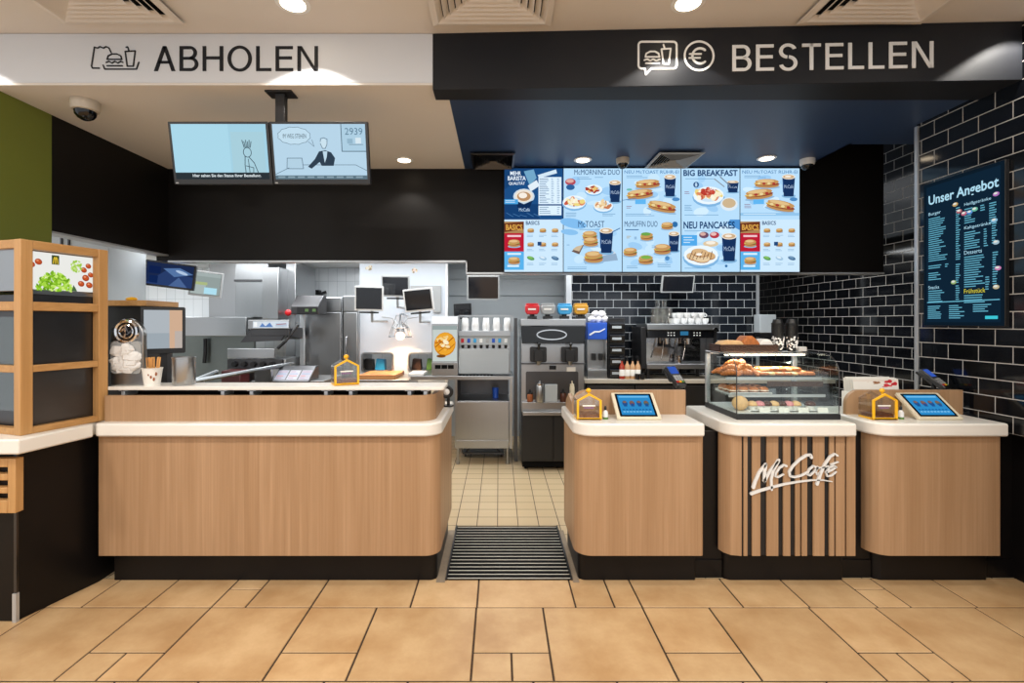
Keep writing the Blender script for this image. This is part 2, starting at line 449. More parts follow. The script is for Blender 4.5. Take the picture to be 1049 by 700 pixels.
def fband(y0, ph):
    y1 = y0 + .6
    for k in range(-7, 7):
        xa = -.135 + k + ph
        if (k + int(abs(ph) * 10)) % 2 == 0: ftile(xa, xa + .2, y0, y0 + .2); ftile(xa + .2, xa + .4, y0, y0 + .2)
        else: ftile(xa, xa + .4, y0, y0 + .2)
        ftile(xa, xa + .4, y0 + .2, y1); ftile(xa + .4, xa + 1, y0, y1)
fband(2.324, 0)
for i, y in enumerate((1.724, 1.124, .524, -.076, -.676, -1.276, -1.876, -2.476, -3.076)): fband(y, .3 if i % 2 == 0 else 0)
struct('floor', fl, [M['floor_tile'], M['grout']], smooth=0)
k = MB(); k.box(-6.4, 5.2, 3.26, YK + .2, -0.05, -0.002); struct('floor_kitchen', k, M['kit_floor'], smooth=0)

# ---- ceilings
c = MB(); c.box(-6.4, 6.4, -3.5, YB + .3, ZF, ZF + .1); struct('ceiling', c, M['ceil'], smooth=0)
XB = (458 - VX) * YB / 497 * 240 / 238   # edge between pale and black ceiling
c = MB(); c.box(XL - .3, XB, YB, YH, ZC, ZC + .12); struct('ceiling_pickup', c, M['ceil'], smooth=0)
c = MB(); c.box(XB, 3.08, YB, YH, ZC, ZC + .12); c.box(3.08, XR + .3, YB, 4.2, ZC, ZC + .12)
c.box(3.08, XR + .3, 4.2, 4.25, ZC, 3.75); c.box(3.06, 3.08, 4.2, YH + .15, ZC, 3.75); c.box(3.06, XR + .3, 4.2, 8.2, 3.7, 3.75)
struct('ceiling_order', c, M['black_ceil'], smooth=0)
c = MB(); c.box(-7.2, 3.94, YH + .12, YK + .2, ZK, ZK + .1); struct('ceiling_kitchen', c, M['ceil_white'], smooth=0)

# ---- beam with its two fascia boards
b = MB(); b.box(-6.4, 6.4, YB + .0, YB + .12, ZC + .06, ZF); struct('wall_beam', b, M['ceil'], smooth=0)
xj = PX(443.5, 3.2)
b = MB(); b.box(-6.4, xj, 3.19, YB, PZ(85.5, 3.2), ZF - .002); struct('trim_1', b, M['white_fascia'], .003)
b = MB(); b.box(-6.4, xj, 3.187, YB, ZC - .001, PZ(85.5, 3.2) - .001); struct('trim_6', b, M['ceil'], .002)
b = MB(); b.prism([(xj, 3.19), (4.4, 3.02), (4.4, YB + .12), (xj, YB + .12)], ZC - .03, ZF - .002); struct('trim_2', b, M['black_fascia'], .003)

# ---- walls
w = MB(); w.box(XL - .12, XL, YB + .002, 3.646, 0, ZC + .06); struct('wall_left', w, M['green'], smooth=0)
w = MB(); w.box(XL - .12, XL, 3.646, YH + .12, 2.405, ZC + .02); struct('wall_left_header', w, M['black_wall'], smooth=0)
xs = PX(478.5, YH)
w = MB(); w.box(XL - .12, xs, YH, YH + .12, 2.345, ZC + .02); w.box(xs, 3.91, YH, YH + .12, 2.225, 3.72); struct('wall_header', w, M['black_wall'], smooth=0)
t = MB()
t.box(XL - .13, XL + .006, 3.65, YH, 2.39, 2.404); t.box(XL, xs, YH - .006, YH + .13, 2.328, 2.344); t.box(xs, 3.915, YH - .006, YH + .13, 2.208, 2.224); t.box(xs - .012, xs, YH - .006, YH + .13, 2.208, 2.344)
struct('trim_3', t, M['alu'], smooth=0)
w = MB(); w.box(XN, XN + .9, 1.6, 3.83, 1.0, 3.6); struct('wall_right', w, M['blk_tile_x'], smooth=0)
w = MB(); w.box(XN + .16, XN + .9, 1.6, 3.83, 0, 1.0); struct('wall_right_base', w, M['black_lam'], smooth=0)
t = MB(); t.box(XN - .012, XN + .03, 3.81, 3.842, .9, PZ(130, 3.83)); struct('trim_4', t, M['alu'], .003)
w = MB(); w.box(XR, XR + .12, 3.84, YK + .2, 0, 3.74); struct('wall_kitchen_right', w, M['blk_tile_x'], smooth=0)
yt = 6.68; x0 = PX(585.5, yt); x1 = PX(774.5, yt)
w = MB(); w.box(x0, x1, yt, yt + .15, 0, ZK); struct('wall_back', w, M['blk_tile_y'], smooth=0)
t = MB(); t.box(x0 - .075, x0, yt - .01, yt + .16, 0, ZK); t.box(x1, x1 + .04, yt - .01, yt + .16, 0, ZK); struct('trim_5', t, M['alu'], smooth=0)
w = MB(); w.box(-7.2, XR + .12, YK, YK + .15, 0, 3.74); struct('wall_kitchen_back', w, M['wht_tile_y'], smooth=0)
w = MB(); w.box(-7.3, -7.2, 2.2, YK, 0, ZK + .1); struct('wall_kitchen_left', w, M['wht_tile_x'], smooth=0)
# grey panelled wall with ledges behind the drinks station
g = MB(); yg = 7.3
g.box(PX(452, yg), PX(583, yg), yg, yg + .06, 0, ZK)
for py in (274, 284.5, 301.5): g.box(PX(456, yg), PX(582, yg), yg - .03, yg, PZ(py + 1.4, yg), PZ(py, yg))
for px in (464, 471, 478, 513, 520, 527, 534): g.box(PX(px, yg), PX(px, yg) + .008, yg - .004, yg, 1.5, PZ(303, yg))
struct('wall_panelled', g, M['grey_panel'], smooth=0)

# ------------------------------------------------------------------ ceiling fittings
def vent(label, x0, x1, y0, y1, z, mat, group):
    cx, cy = (x0 + x1) / 2, (y0 + y1) / 2
    t = thing('ceiling_vent', label, 'air vent', (cx, cy, z), group=group)
    f = MB()
    n = 7; hx, hy = (x1 - x0) / 2, (y1 - y0) / 2
    def ring(mb, a, b, za, zb, th):
        A = [(cx - hx * a, cy - hy * a), (cx + hx * a, cy - hy * a), (cx + hx * a, cy + hy * a), (cx - hx * a, cy + hy * a)]
        B = [(cx - hx * b, cy - hy * b), (cx + hx * b, cy - hy * b), (cx + hx * b, cy + hy * b), (cx - hx * b, cy + hy * b)]
        vs = [(*p, za) for p in A] + [(*p, zb) for p in B] + [(*p, za + th) for p in A] + [(*p, zb + th) for p in B]
        fs = []
        for i in range(4):
            j = (i + 1) % 4
            fs += [(i, j, 4 + j, 4 + i), (8 + i, 8 + j, 12 + j, 12 + i), (i, j, 8 + j, 8 + i), (4 + i, 4 + j, 12 + j, 12 + i)]
        mb.add(vs, fs)
    ring(f, 1.0, .9, z - .004, z - .012, .004)
    part('frame', f, mat, t, smooth=0)
    for k in range(n):
        s = MB(); a = .9 - k * .11
        ring(s, a, max(.03, a - .085), z - .012, z + .012, .003)
        part('louvre', s, mat, t, smooth=0)
    k = MB(); k.box(x0 + .03, x1 - .03, y0 + .03, y1 - .03, z - .001, z + .0005); part('duct_opening', k, M['rubber'], t, smooth=0)
    for ch in t.children:
        if ch.name.startswith('louvre') or ch.name.startswith('frame'): ch.location.z -= .018
    return t
VG = 'square ceiling vents'
vent('pale square ceiling vent above the collection sign', PX(66, 3.06), PX(189, 3.06), 2.31, 3.06, ZF, M['ceil'], VG)
vent('pale square ceiling vent where the white and black fascias meet', PX(444, 3.08), PX(564, 3.08), 2.33, 3.08, ZF, M['ceil'], VG)
vent('pale square ceiling vent above the far end of the ordering sign', PX(816, 3.06), PX(943, 3.06), 2.31, 3.06, ZF, M['ceil'], VG)
vent('black square ceiling vent beside the pale ceiling edge', -.258, .15, 4.42, 4.88, ZC, M['steel_dark'], VG)
vent('blue-lit square ceiling vent in front of the middle menu screen', 1.455, 1.875, 4.4, 4.85, ZC, M['grey_pl'], VG)

def downlight(label, x, y, z, r=.085):
    t = thing('recessed_downlight', label, 'ceiling light', (x, y, z), group='recessed downlights')
    f = MB(); f.lathe((x, y, z), [(r, -.001), (r, -.006), (r * .93, -.009), (r * .74, -.009), (r * .72, -.001)], 28)
    part('trim_ring', f, M['white_pl'], t)
    g = MB(); g.lathe((x, y, z), [(r * .7, -.001), (r * .7, -.0105), (.001, -.0115)], 24); part('lamp_lens', g, M['lamp_on'], t)
    return t
LF = [(-1.226, 2.888), (1.124, 2.88)]
downlight('round recessed downlight in the dining ceiling above the white fascia', *LF[0], ZF, .1)
downlight('round recessed downlight in the dining ceiling above the black fascia', *LF[1], ZF, .1)
LB = [(-.907, 4.65), (.805, 4.65), (2.54, 4.6)]
downlight('round recessed downlight in the pale ceiling beside the hanging screens', *LB[0], ZC)
downlight('round recessed downlight in black ceiling above the second menu screen', *LB[1], ZC)
downlight('round recessed downlight in black ceiling above the last menu screen', *LB[2], ZC)

def dome_camera(label, x, y, z, r, dark):
    t = thing('dome_camera', label, 'security camera', (x, y, z), group='dome security cameras')
    b = MB(); b.lathe((x, y, z), [(r, -.0005), (r, -r * .55), (r * .93, -r * .8), (r * .8, -r * .86)], 24); part('housing', b, M['beige_pl'] if dark else M['white_pl'], t)
    d = MB(); d.lathe((x, y, z - r * .85), [(r * .78, 0), (r * .74, -r * .3), (r * .55, -r * .55), (r * .3, -r * .7), (.001, -r * .74)], 20); part('dark_dome', d, M['dome'], t)
dome_camera('beige dome camera on the pale ceiling near the green wall', PX(85, 3.4), 3.42, ZC, .085, True)
dome_camera('dome camera between the middle downlight and blue-lit vent', 1.18, 4.62, ZC, .062, True)
dome_camera('white dome camera above the end of the menu screens', 2.95, 4.64, ZC, .066, False)

# ------------------------------------------------------------------ fascia signs
def glyph(mb, c, x, z, h, y0, y1):
    """upright grotesque capitals of height h; returns the advance width"""
    q = .118 * h
    def poly(p): mb.prism([(x + a * h, z + b * h) for a, b in p], y0, y1, 'y')
    def bar(a0, a1, b0, b1): poly([(a0, b0), (a1, b0), (a1, b1), (a0, b1)])
    def band(cx, cz, rx, rz, a0, a1, n=22, t=.118):
        o = []; i_ = []
        for k in range(n + 1):
            a = math.radians(a0 + (a1 - a0) * k / n)
            o.append((cx + rx * math.cos(a), cz + rz * math.sin(a))); i_.append((cx + (rx - t) * math.cos(a), cz + (rz - t * .95) * math.sin(a)))
        for k in range(n): poly([o[k], o[k + 1], i_[k + 1], i_[k]])
    t = .118
    if c == 'A':
        poly([(0, 0), (.125, 0), (.41, 1), (.29, 1)]); poly([(.575, 0), (.7, 0), (.41, 1), (.29, 1)]); bar(.16, .54, .3, .3 + t * .9); return .7
    if c == 'B':
        bar(0, t, 0, 1); bar(t, .36, 0, t); bar(t, .36, .46, .46 + t * .9); bar(t, .34, 1 - t, 1)
        band(.36, .283, .26, .283, -90, 90); band(.34, .733, .235, .267, -90, 90); return .62
    if c == 'H': bar(0, t, 0, 1); bar(.56, .56 + t, 0, 1); bar(t, .56, .47, .47 + t); return .68
    if c == 'O': band(.4, .5, .4, .52, 0, 360, 40); return .8
    if c == 'L': bar(0, t, 0, 1); bar(t, .5, 0, t); return .5
    if c == 'E': bar(0, t, 0, 1); bar(t, .58, 0, t); bar(t, .54, .47, .47 + t); bar(t, .57, 1 - t, 1); return .58
    if c == 'N': bar(0, t, 0, 1); bar(.56, .56 + t, 0, 1); poly([(t * .2, 1), (t * 1.25, 1), (.66, 0), (.54, 0)]); return .68
    if c == 'T': bar(.24, .24 + t, 0, 1); bar(0, .6, 1 - t, 1); return .6
    if c == 'S':
        band(.3, .735, .285, .285, 20, 265, 20); band(.31, .275, .295, .295, -165, 85, 20); return .61
def signword(mb, word, x0, x1, z0, z1, y0, y1, t, mat):
    h = z1 - z0; W = {'A': .7, 'B': .62, 'H': .68, 'O': .8, 'L': .5, 'E': .58, 'N': .68, 'T': .6, 'S': .61}
    gap = .17 * h; k = (x1 - x0 - gap * (len(word) - 1)) / (sum(W[c] for c in word) * h); x = 0
    for c in word:
        g = MB(mb.M @ Matrix.Translation((x0 + x, 0, 0)) @ Matrix.Diagonal((k, 1, 1, 1)))
        x += glyph(g, c, 0, z0, h, y0, y1) * h * k + gap
        part('letter', g, mat, t, smooth=0)
FS = 3.19; pf = FS / F
def fx(px): return (px - VX) * pf
def fz(py): return EYE - (py - VY) * pf
t = thing('collection_sign', 'dark lettering and meal icon for collection on the white fascia', 'sign', (fx(210), FS, fz(73)))
s = MB(); signword(s, 'ABHOLEN', fx(158), fx(326), fz(73), fz(47.5), FS - .004, FS, t, M['black_fascia'])
s = MB()
def ic(pts, w=1.3): s.stroke([(fx(a), fz(b)) for a, b in pts], w * pf, FS - .004, FS)
ic([(102, 70), (95, 70), (94, 68), (97, 48.5), (100, 49.5), (103, 48), (106, 49.5), (109, 48), (112, 49.5), (114, 54)])
ic([(106, 67), (107.5, 71), (140, 71), (142.5, 64)])
ic([(110, 61), (111, 57.5), (115, 55.5), (120, 55.5), (124, 57.5), (125, 61), (110, 61)])
ic([(109, 64.2), (112, 63), (115, 64.8), (118, 63), (121, 64.8), (124, 63), (126, 64)])
ic([(110, 67.6), (125.5, 67.6)])
ic([(128.5, 53), (138.8, 52.3), (136.8, 68), (130.6, 68), (128.5, 53)]); ic([(132.5, 52.5), (131, 48.3), (129.5, 48.6)])
part('icon', s, M['black_fascia'], t, smooth=0)
# black fascia runs very slightly towards the room
al = math.atan2(-.17, 4.4 - xj)
Mf = Matrix.Translation((xj, 3.19, 0)) @ Matrix.Rotation(al, 4, 'Z')
def bx(px):                       # sight line meets the turned fascia
    k = (px - VX) / F; ta = math.tan(al)
    u = (k * 3.19 - xj) / (math.cos(al) - k * math.sin(al)); return u
def bz(py, px):
    return EYE - (py - VY) * (3.19 + bx(px) * math.sin(al)) / F
t = thing('ordering_sign', 'white lettering with speech bubble and euro icons for ordering on black fascia', 'sign', (1.9, 3.08, bz(72, 820)))
s = MB(Mf); signword(s, 'BESTELLEN', bx(750), bx(956), bz(71.5, 850), bz(44.5, 850), -.004, 0, t, M['white_pl'])
s = MB(Mf)
def ic(pts, w=1.5): s.stroke([(bx(a), bz(b, a)) for a, b in pts], w * pf, -.004, 0)
def arc(cx, cy, r, a0, a1, n=18): return [(cx + r * math.cos(math.radians(a0 + (a1 - a0) * i / n)), cy + r * math.sin(math.radians(a0 + (a1 - a0) * i / n))) for i in range(n + 1)]
bub = arc(657.5, 46.5, 3.5, 180, 270, 5) + arc(689.5, 46.5, 3.5, 270, 360, 5) + arc(689.5, 67, 3.5, 0, 90, 5) + [(667, 70.5), (661.5, 76.5), (660.5, 70.5)] + arc(657.5, 67, 3.5, 90, 180, 5) + [(654, 46.5)]
ic(bub, 1.9)
ic([(661, 58.5), (662, 55), (666, 53), (671, 53), (674.5, 55), (675.5, 58.5), (661, 58.5)]); ic([(660, 61.8), (663, 60.8), (666, 62.4), (669, 60.8), (672, 62.4), (676, 61)]); ic([(661.5, 65), (675, 65)])
ic([(677.5, 50.5), (687, 50), (685, 65.5), (679.5, 65.5), (677.5, 50.5)]); ic([(681, 50.3), (679.5, 46)])
part('bubble_icon', s, M['white_pl'], t, smooth=0)
s = MB(Mf)
ic(arc(716, 57.5, 14.8, 0, 360, 36), 1.9); ic(arc(717, 57.5, 7.8, 50, 310, 18), 2.2); ic([(706.5, 55.5), (718, 55.5)], 1.7); ic([(706, 59.5), (717, 59.5)], 1.7)
part('euro_icon', s, M['white_pl'], t, smooth=0)
# ------------------------------------------------------------------ counters
ZT = 1.07; ZU = .985; ZP = .199
def counter_top(mb, x0, x1, y0, y1, rl, rr, rb=0): mb.prism(rpoly([(x0, y0, rl), (x1, y0, rr), (x1, y1, rb), (x0, y1, rb)], 10), ZU, ZT)

# pickup counter
t = thing('pickup_counter', 'long oak-fronted pickup counter with white top beneath the collection sign', 'counter', (-1.49, 3.5, 0))
m = MB(); m.prism(rpoly([(-2.56, 3.23), (-.413, 3.23, .05), (-.413, 3.95), (-2.56, 3.95)]), 0, ZP + .004); part('kickplate', m, M['black_lam'], t, .002)
for px in (132, 409):
    pass
m = MB(); m.prism(rpoly([(-2.605, 3.15, .012), (-.385, 3.15, .1), (-.385, 3.96), (-2.605, 3.96)], 10), ZP, ZU); part('front_panel', m, M['oak'], t, .003)
m = MB(); counter_top(m, -2.6, -.371, 3.1, 3.98, .045, .12); part('worktop', m, M['white_top'], t, .012)
m = MB()
pl = [(-2.575, 3.17), (-.53, 3.17)] + [(-.53 + .11 * math.sin(a * PI / 20), 3.28 - .11 * math.cos(a * PI / 20)) for a in range(1, 11)] + [(-.42, 3.8)]
inn = [(-2.575, 3.2), (-.53, 3.2)] + [(-.53 + .08 * math.sin(a * PI / 20), 3.28 - .08 * math.cos(a * PI / 20)) for a in range(1, 11)] + [(-.45, 3.8)]
for i in range(len(pl) - 1): m.prism([pl[i], pl[i + 1], inn[i + 1], inn[i]], ZT, 1.238)
part('upstand', m, M['oak'], t)
m = MB(); m.prism(rpoly([(-2.605, 3.22, .01), (-.36, 3.22, .03), (-.36, 3.45, .03), (-2.605, 3.45)]), 1.266, 1.29); part('ledge', m, M['white_top'], t, .004)
for px in (133, 233, 262, 337, 362, 421, 437):
    m = MB(); x = PX(px, 3.3); m.box(x - .012, x + .012, 3.24, 3.36, 1.225, 1.267); m.box(x - .03, x + .03, 3.24, 3.36, 1.258, 1.2665); part('bracket', m, M['alu'], t, .002)
m = MB(); m.box(-2.56, -.48, 3.4, 3.44, ZT, 1.262); part('back_board', m, M['black_lam'], t)

# side counter beside it
t = thing('side_counter', 'black side counter with white top carrying the oak display frame', 'counter', (-3.0, 3.0, 0))
A = (-2.77, 2.786); B = (-2.645, 3.215)
m = MB(); m.prism([(-3.34, 2.786), A, B, (-2.655, 3.5), (-3.34, 3.5)], 0, ZU); part('body', m, M['black_lam'], t, .003)
m = MB(); m.prism(rpoly([(-3.34, 2.68), (-2.655, 2.68, .012), (-2.585, 3.095, .0), (-2.625, 3.11), (-2.625, 3.5), (-3.34, 3.5)]), ZU, ZT); part('worktop', m, M['white_top'], t, .01)
m = MB(); m.box(-2.778, -2.762, 2.778, 2.79, .012, ZU); part('corner_strip', m, M['steel_dark'], t)
m = MB(); m.box(-2.781, -2.759, 2.772, 2.792, .0, .165); part('corner_guard', m, M['alu'], t)
m = MB()
hz = [(.9, .86), (.825, .785), (.752, .712)]
zz = [.948] + [v for p in hz for v in p] + [.64]
for i in range(0, len(zz), 2): m.box(-3.33, -2.77, 2.735, 2.785, zz[i + 1], zz[i])
m.box(-2.77, -2.726, 2.735, 2.785, .64, .948)
for z1, z0 in hz:
    for x in (-2.92, -3.06, -3.2): m.box(x - .02, x + .02, 2.735, 2.785, z0, z1)
part('slotted_panel', m, M['oak_frame'], t, .004)

# oak display frame with lit picture
t = thing('display_frame', 'open oak display frame with lit salad picture on the side counter', 'display frame', (-2.72, 2.76, ZT))
ux, uy = .275, .9615; O = (-2.723, 2.76)
def FP(s, d): return (O[0] + ux * s - uy * d, O[1] + uy * s + ux * d)    # s along the side, d inwards (to the left)
def fbar(mb, s0, s1, d0, d1, z0, z1): mb.prism([FP(s0, d0), FP(s1, d0), FP(s1, d1), FP(s0, d1)], z0, z1)
ZR = 2.195
for nm, a in (('post', (0, .062, 0, .055)), ('post', (.418, .478, 0, .055)), ('post', (0, .062, .5, .555)), ('post', (.418, .478, .5, .555))):
    m = MB(); fbar(m, *a, ZT, ZR); part(nm, m, M['oak_frame'], t, .004)
for z0, z1 in ((ZT, 1.108), (1.428, 1.468), (1.786, 1.838), (2.145, ZR)):
    m = MB(); fbar(m, .062, .418, .004, .05, z0, z1); part('side_rail', m, M['oak_rail'], t, .003)
    m = MB(); m.prism([FP(.006, .055), FP(.056, .055), FP(.056, .5), FP(.006, .5)], z0, z1); part('front_rail', m, M['oak_rail'], t, .003)
m = MB(); fbar(m, .07, .438, .058, .5, ZT, 1.885); part('steel_cabinet', m, M['steel_dark'], t, .004)
m = MB(); fbar(m, .03, .45, .07, .5, 1.9, 2.15); part('light_box', m, M['steel'], t, .003)
m = MB(); fbar(m, .04, .42, .052, .0695, 1.886, 1.905); part('picture_ledge', m, M['steel'], t)
p = Pic(70, 40); p.rect(0, 0, 70, 40, '#EFEFEA'); 
rr = random.Random(4)
for x, y, r in ((7, 14, 3.4), (13.5, 10.5, 3.6), (60, 15, 3.4), (65, 10, 3.2), (62, 24, 4), (57, 31, 3.6), (66, 32, 3.8), (67.5, 20, 3.2)):
    p.ell(x, y, r, r * .9, '#A8431F', .4); p.ell(x - .3, y - .4, r * .75, r * .62, '#C8552B', .4); p.ell(x - .9, y - 1.2, r * .34, r * .22, '#E59A70')
for i in range(170):
    a = rr.uniform(PI, 2 * PI); q = rr.uniform(0, 1) ** .55; x = 29 + 17.5 * q * math.cos(a); y = 40 + 19 * q * math.sin(a)
    p.ell(x, y, rr.uniform(1.3, 3), rr.uniform(.8, 1.8), rr.choice(['#7DB322', '#93CB2E', '#6BA01B', '#A9DA46', '#B9E45B', '#86BE27', '#D0F07C']), rr.uniform(0, 3), 9)
p.poly([(46, 40), (48, 33), (50, 36), (52, 40)], '#4E6B45')
for i in range(45):
    a = rr.uniform(0, 6.28); q = rr.uniform(0, 1) ** .6
    p.ell(51 + 6.5 * q * math.cos(a), 12 + 7 * q * math.sin(a), 1.5, 1.0, rr.choice(['#B9DC6E', '#A5CF4B', '#C9E68A', '#9CC843']), rr.uniform(0, 3), 9)
p.rect(25.5, 2, 33, 12, '#3B4A22')
p.line([(27, 11), (27.6, 6), (28.4, 4), (29.2, 7), (29.3, 11)], .9, '#E8C63A'); p.line([(29.3, 11), (29.4, 7), (30.2, 4), (31, 6), (31.6, 11)], .9, '#E8C63A')
a = FP(.055, .066); p.build('salad_picture', M['backlit'], t, (a[0], a[1], 2.14), (ux, uy, 0), (0, 0, 1), .372, .225)
m = MB(); fbar(m, .035, .05, .09, .49, 1.2, 1.75); part('glass_front', m, M['pane'], t)

# ordering counters
def order_counter(label, xl, xr, fl_, fr_, kl, kr, ux0, ux1, side):
    t = thing('order_counter', label, 'counter', ((xl + xr) / 2, 3.45, 0), group='oak ordering counters')
    m = MB(); m.prism(rpoly([(kl, 3.23, .05), (kr, 3.23, .01), (kr, 3.75), (kl, 3.75)]), 0, ZP + .004); part('kickplate', m, M['black_lam'], t, .002)
    m = MB(); m.prism(rpoly([(fl_, 3.15, .11), (fr_, 3.15, .02), (fr_, 3.72), (fl_, 3.72)], 12), ZP, ZU); part('front_panel', m, M['oak'], t, .003)
    m = MB(); counter_top(m, xl, xr, 3.1, 3.76, .13, .012); part('worktop', m, M['white_top'], t, .012)
    m = MB(); m.prism([(ux0 + .1, ZT), (ux1, ZT), (ux1, 1.241)] + [(ux0 + .1 + .1 * math.cos(PI / 2 + PI / 2 * i / 8), 1.141 + .1 * math.sin(PI / 2 + PI / 2 * i / 8)) for i in range(9)] + [(ux0, ZT)], 3.41, 3.44, 'y')
    part('upstand', m, M['oak'], t)
    if side:
        m = MB(); m.prism([(3.44, ZT), (3.73, ZT), (3.73, 1.12), (3.6, 1.19), (3.44, 1.15)], ux0, ux0 + .025, 'x'); part('side_upstand', m, M['oak'], t)
    return t
order_counter('oak order counter between the kitchen passage and the striped counter', .485, 1.318, .50, 1.331, .53, 1.31, .515, 1.313, True)
order_counter('oak order counter at the end against the black tiled wall', 2.41, 3.262, 2.44, 3.268, 2.5, 3.25, 2.44, 3.262, False)

t = thing('cafe_counter', 'oak and black striped counter with white script lettering under the pastry case', 'counter', (1.88, 3.45, 0))
m = MB(); m.prism(rpoly([(1.5, 3.23, .05), (2.29, 3.23, .01), (2.29, 3.75), (1.5, 3.75)]), 0, ZP + .004); part('kickplate', m, M['black_lam'], t, .002)
m = MB(); m.prism(rpoly([(1.478, 3.162, .1), (2.308, 3.162, .012), (2.308, 3.74), (1.478, 3.74)], 12), ZP + .002, ZU); part('carcass', m, M['black_mat'], t)
blk = [(180, 186), (198, 212), (238, 257), (293, 308), (330, 345), (360, 365), (382, 400), (435, 450), (465, 470), (498, 503)]
ed = [742.6] + [700 + v / 3.006 for b in blk for v in b] + [876.5]
for i in range(0, len(ed), 2):
    m = MB(); a, b = PX(ed[i], 3.15), PX(ed[i + 1], 3.15)
    if i == 0: m.prism([(a, 3.25), (a + .012, 3.20), (a + .045, 3.163), (b, 3.15), (b, 3.1615), (a + .06, 3.175), (a + .02, 3.25)], ZP, ZU)
    else: m.box(a, b, 3.15, 3.1615, ZP, ZU)
    part('slat', m, M['oak'], t, .0015)
m = MB(); counter_top(m, 1.455, 2.29, 3.1, 3.78, .13, .012); part('worktop', m, M['white_top'], t, .012)
m = MB()
def sc(pts, w, w1=None): m.stroke([(PX(760 + a / 7.775, 3.14), PZ(450 + b / 7.775, 3.14)) for a, b in pts], w * 3.14 / F / 7.775, 3.138, 3.149, None if w1 is None else w1 * 3.14 / F / 7.775)
sc([(92, 385), (108, 335), (140, 265), (192, 200)], 27, 20); sc([(190, 205), (182, 260), (180, 335)], 24, 26); sc([(180, 335), (225, 255), (297, 165)], 24, 15)
sc([(290, 175), (250, 250), (235, 320), (238, 405)], 26, 16)
sc([(355, 215), (335, 208), (300, 230), (272, 270), (268, 298), (290, 304), (332, 282)], 18, 12)
sc([(556, 148), (548, 127), (515, 130), (460, 165), (405, 218), (378, 262), (384, 295), (420, 304), (470, 293), (520, 268)], 22, 15)
sc([(600, 228), (570, 215), (535, 245), (522, 282), (545, 290), (580, 258), (606, 222), (590, 262), (600, 284), (622, 272)], 16, 12)
sc([(762, 132), (740, 120), (705, 140), (660, 205), (628, 275), (600, 360)], 15, 24); sc([(590, 232), (640, 228), (690, 215)], 12, 9)
sc([(672, 268), (720, 245), (752, 225), (735, 212), (700, 225), (672, 265), (680, 297), (715, 292), (752, 262)], 15, 10); sc([(712, 203), (768, 183)], 13, 9)
sc([(76, 436), (150, 410), (240, 385), (340, 360), (450, 341), (560, 328), (650, 328), (720, 340)], 24, 6)
part('script_lettering', m, M['white_pl'], t, smooth=0, label='white raised script lettering with underline')

for lab, a, b in (('black infill panel between the oak order counter and striped counter', 1.3, 1.5), ('black infill panel between the striped counter and end order counter', 2.28, 2.5), ('black infill panel beside the tiled wall at the end counter', 3.24, 3.62)):
    m = MB(); m.box(a, b, 3.262, 3.29, 0, .12); m.box(a, b, 3.27, 3.29, .12, ZU - .002)
    solo('infill_panel', m, M['black_lam'], lab, 'panel', group='black infill panels', bevel=.001)

# ------------------------------------------------------------------ entrance mat
t = thing('entrance_mat', 'black ribbed mat with pale strips on the floor of the kitchen passage', 'mat', (.07, 3.65, 0))
m = MB(); m.box(-.347, .482, 3.23, 4.07, -.001, .006); part('base', m, M['rubber'], t)
for i in range(17):
    m = MB(); y = 3.238 + i * .05; m.box(-.343, .478, y, y + .0065, .006, .009); part('strip', m, M['mat_strip'], t)
m = MB(); 
for x in (-.356, .482): m.box(x, x + .009, 3.226, 4.075, 0, .013)
part('edge_trim', m, M['steel_dark'], t)
m = MB(); m.box(-.415, -.357, 3.2, 4.0, -.01, .003); m.box(.492, .532, 3.2, 4.0, -.01, .003); struct('trim_7', m, pm('brown_grey_threshold', '#8A7A66', .6, var=.2, scale=30), smooth=0)
# ------------------------------------------------------------------ tablets on the ordering counters
def tablet(label, x0, x1):
    t = thing('order_tablet', label, 'tablet', ((x0 + x1) / 2, 3.3, ZT), group='order tablets')
    w = x1 - x0; y0 = 3.205; sl = Vector((0, .8, .6)); L_ = .242; nr = Vector((0, -.6, .8))
    Mx = Matrix(((1, 0, 0, x0), (0, sl.y, nr.y, y0), (0, sl.z, nr.z, ZT + .004), (0, 0, 0, 1)))
    m = MB(Mx); m.prism(rrect(0, w, 0, L_, .008), -.012, .008); part('frame', m, M['cream_pl'], t, .002)
    m = MB(Mx); m.prism(rrect(.022, w - .022, .02, L_ - .012, .006), .0075, .0095); part('bezel', m, M['black_gloss'], t)
    m = MB(); m.prism([(3.24, ZT), (3.41, ZT), (3.395, ZT + .128), (3.245, ZT + .016)], x0 + .05, x1 - .05, 'x'); part('stand', m, M['cream_pl'], t, .003)
    p = Pic(100, 70); p.rect(0, 0, 100, 70, '#2B86C2'); rr = random.Random(int(x0 * 100))
    p.rect(4, 4, 96, 9, '#6FB9E6')
    for i, c in enumerate(('#2B4E86', '#6A4A55', '#24508A', '#55624E')):
        x = 12 + i * 22; p.ell(x + 6, 30, 8, 10, c); p.ell(x + 6, 25, 6, 4, '#7E5E50'); p.rect(x + 1, 31, x + 11, 41, '#1F4F8C')
    for i in range(9):
        x = 6 + i * 10; p.rect(x, 50, x + 6, 54, '#1D5B96'); p.rect(x, 58, x + 7, 61, '#8CCBEE')
    o = Vector((x0 + .036, y0, ZT + .004)) + sl * (L_ - .026) + nr * .0098
    p.build('screen', M['screen'], t, o, (1, 0, 0), sl, w - .072, L_ - .06)
    return t
tablet('order tablet with blue screen on the counter beside the kitchen passage', .784, 1.077)
tablet('order tablet with blue screen on the counter beside the tiled wall', 2.774, 3.07)

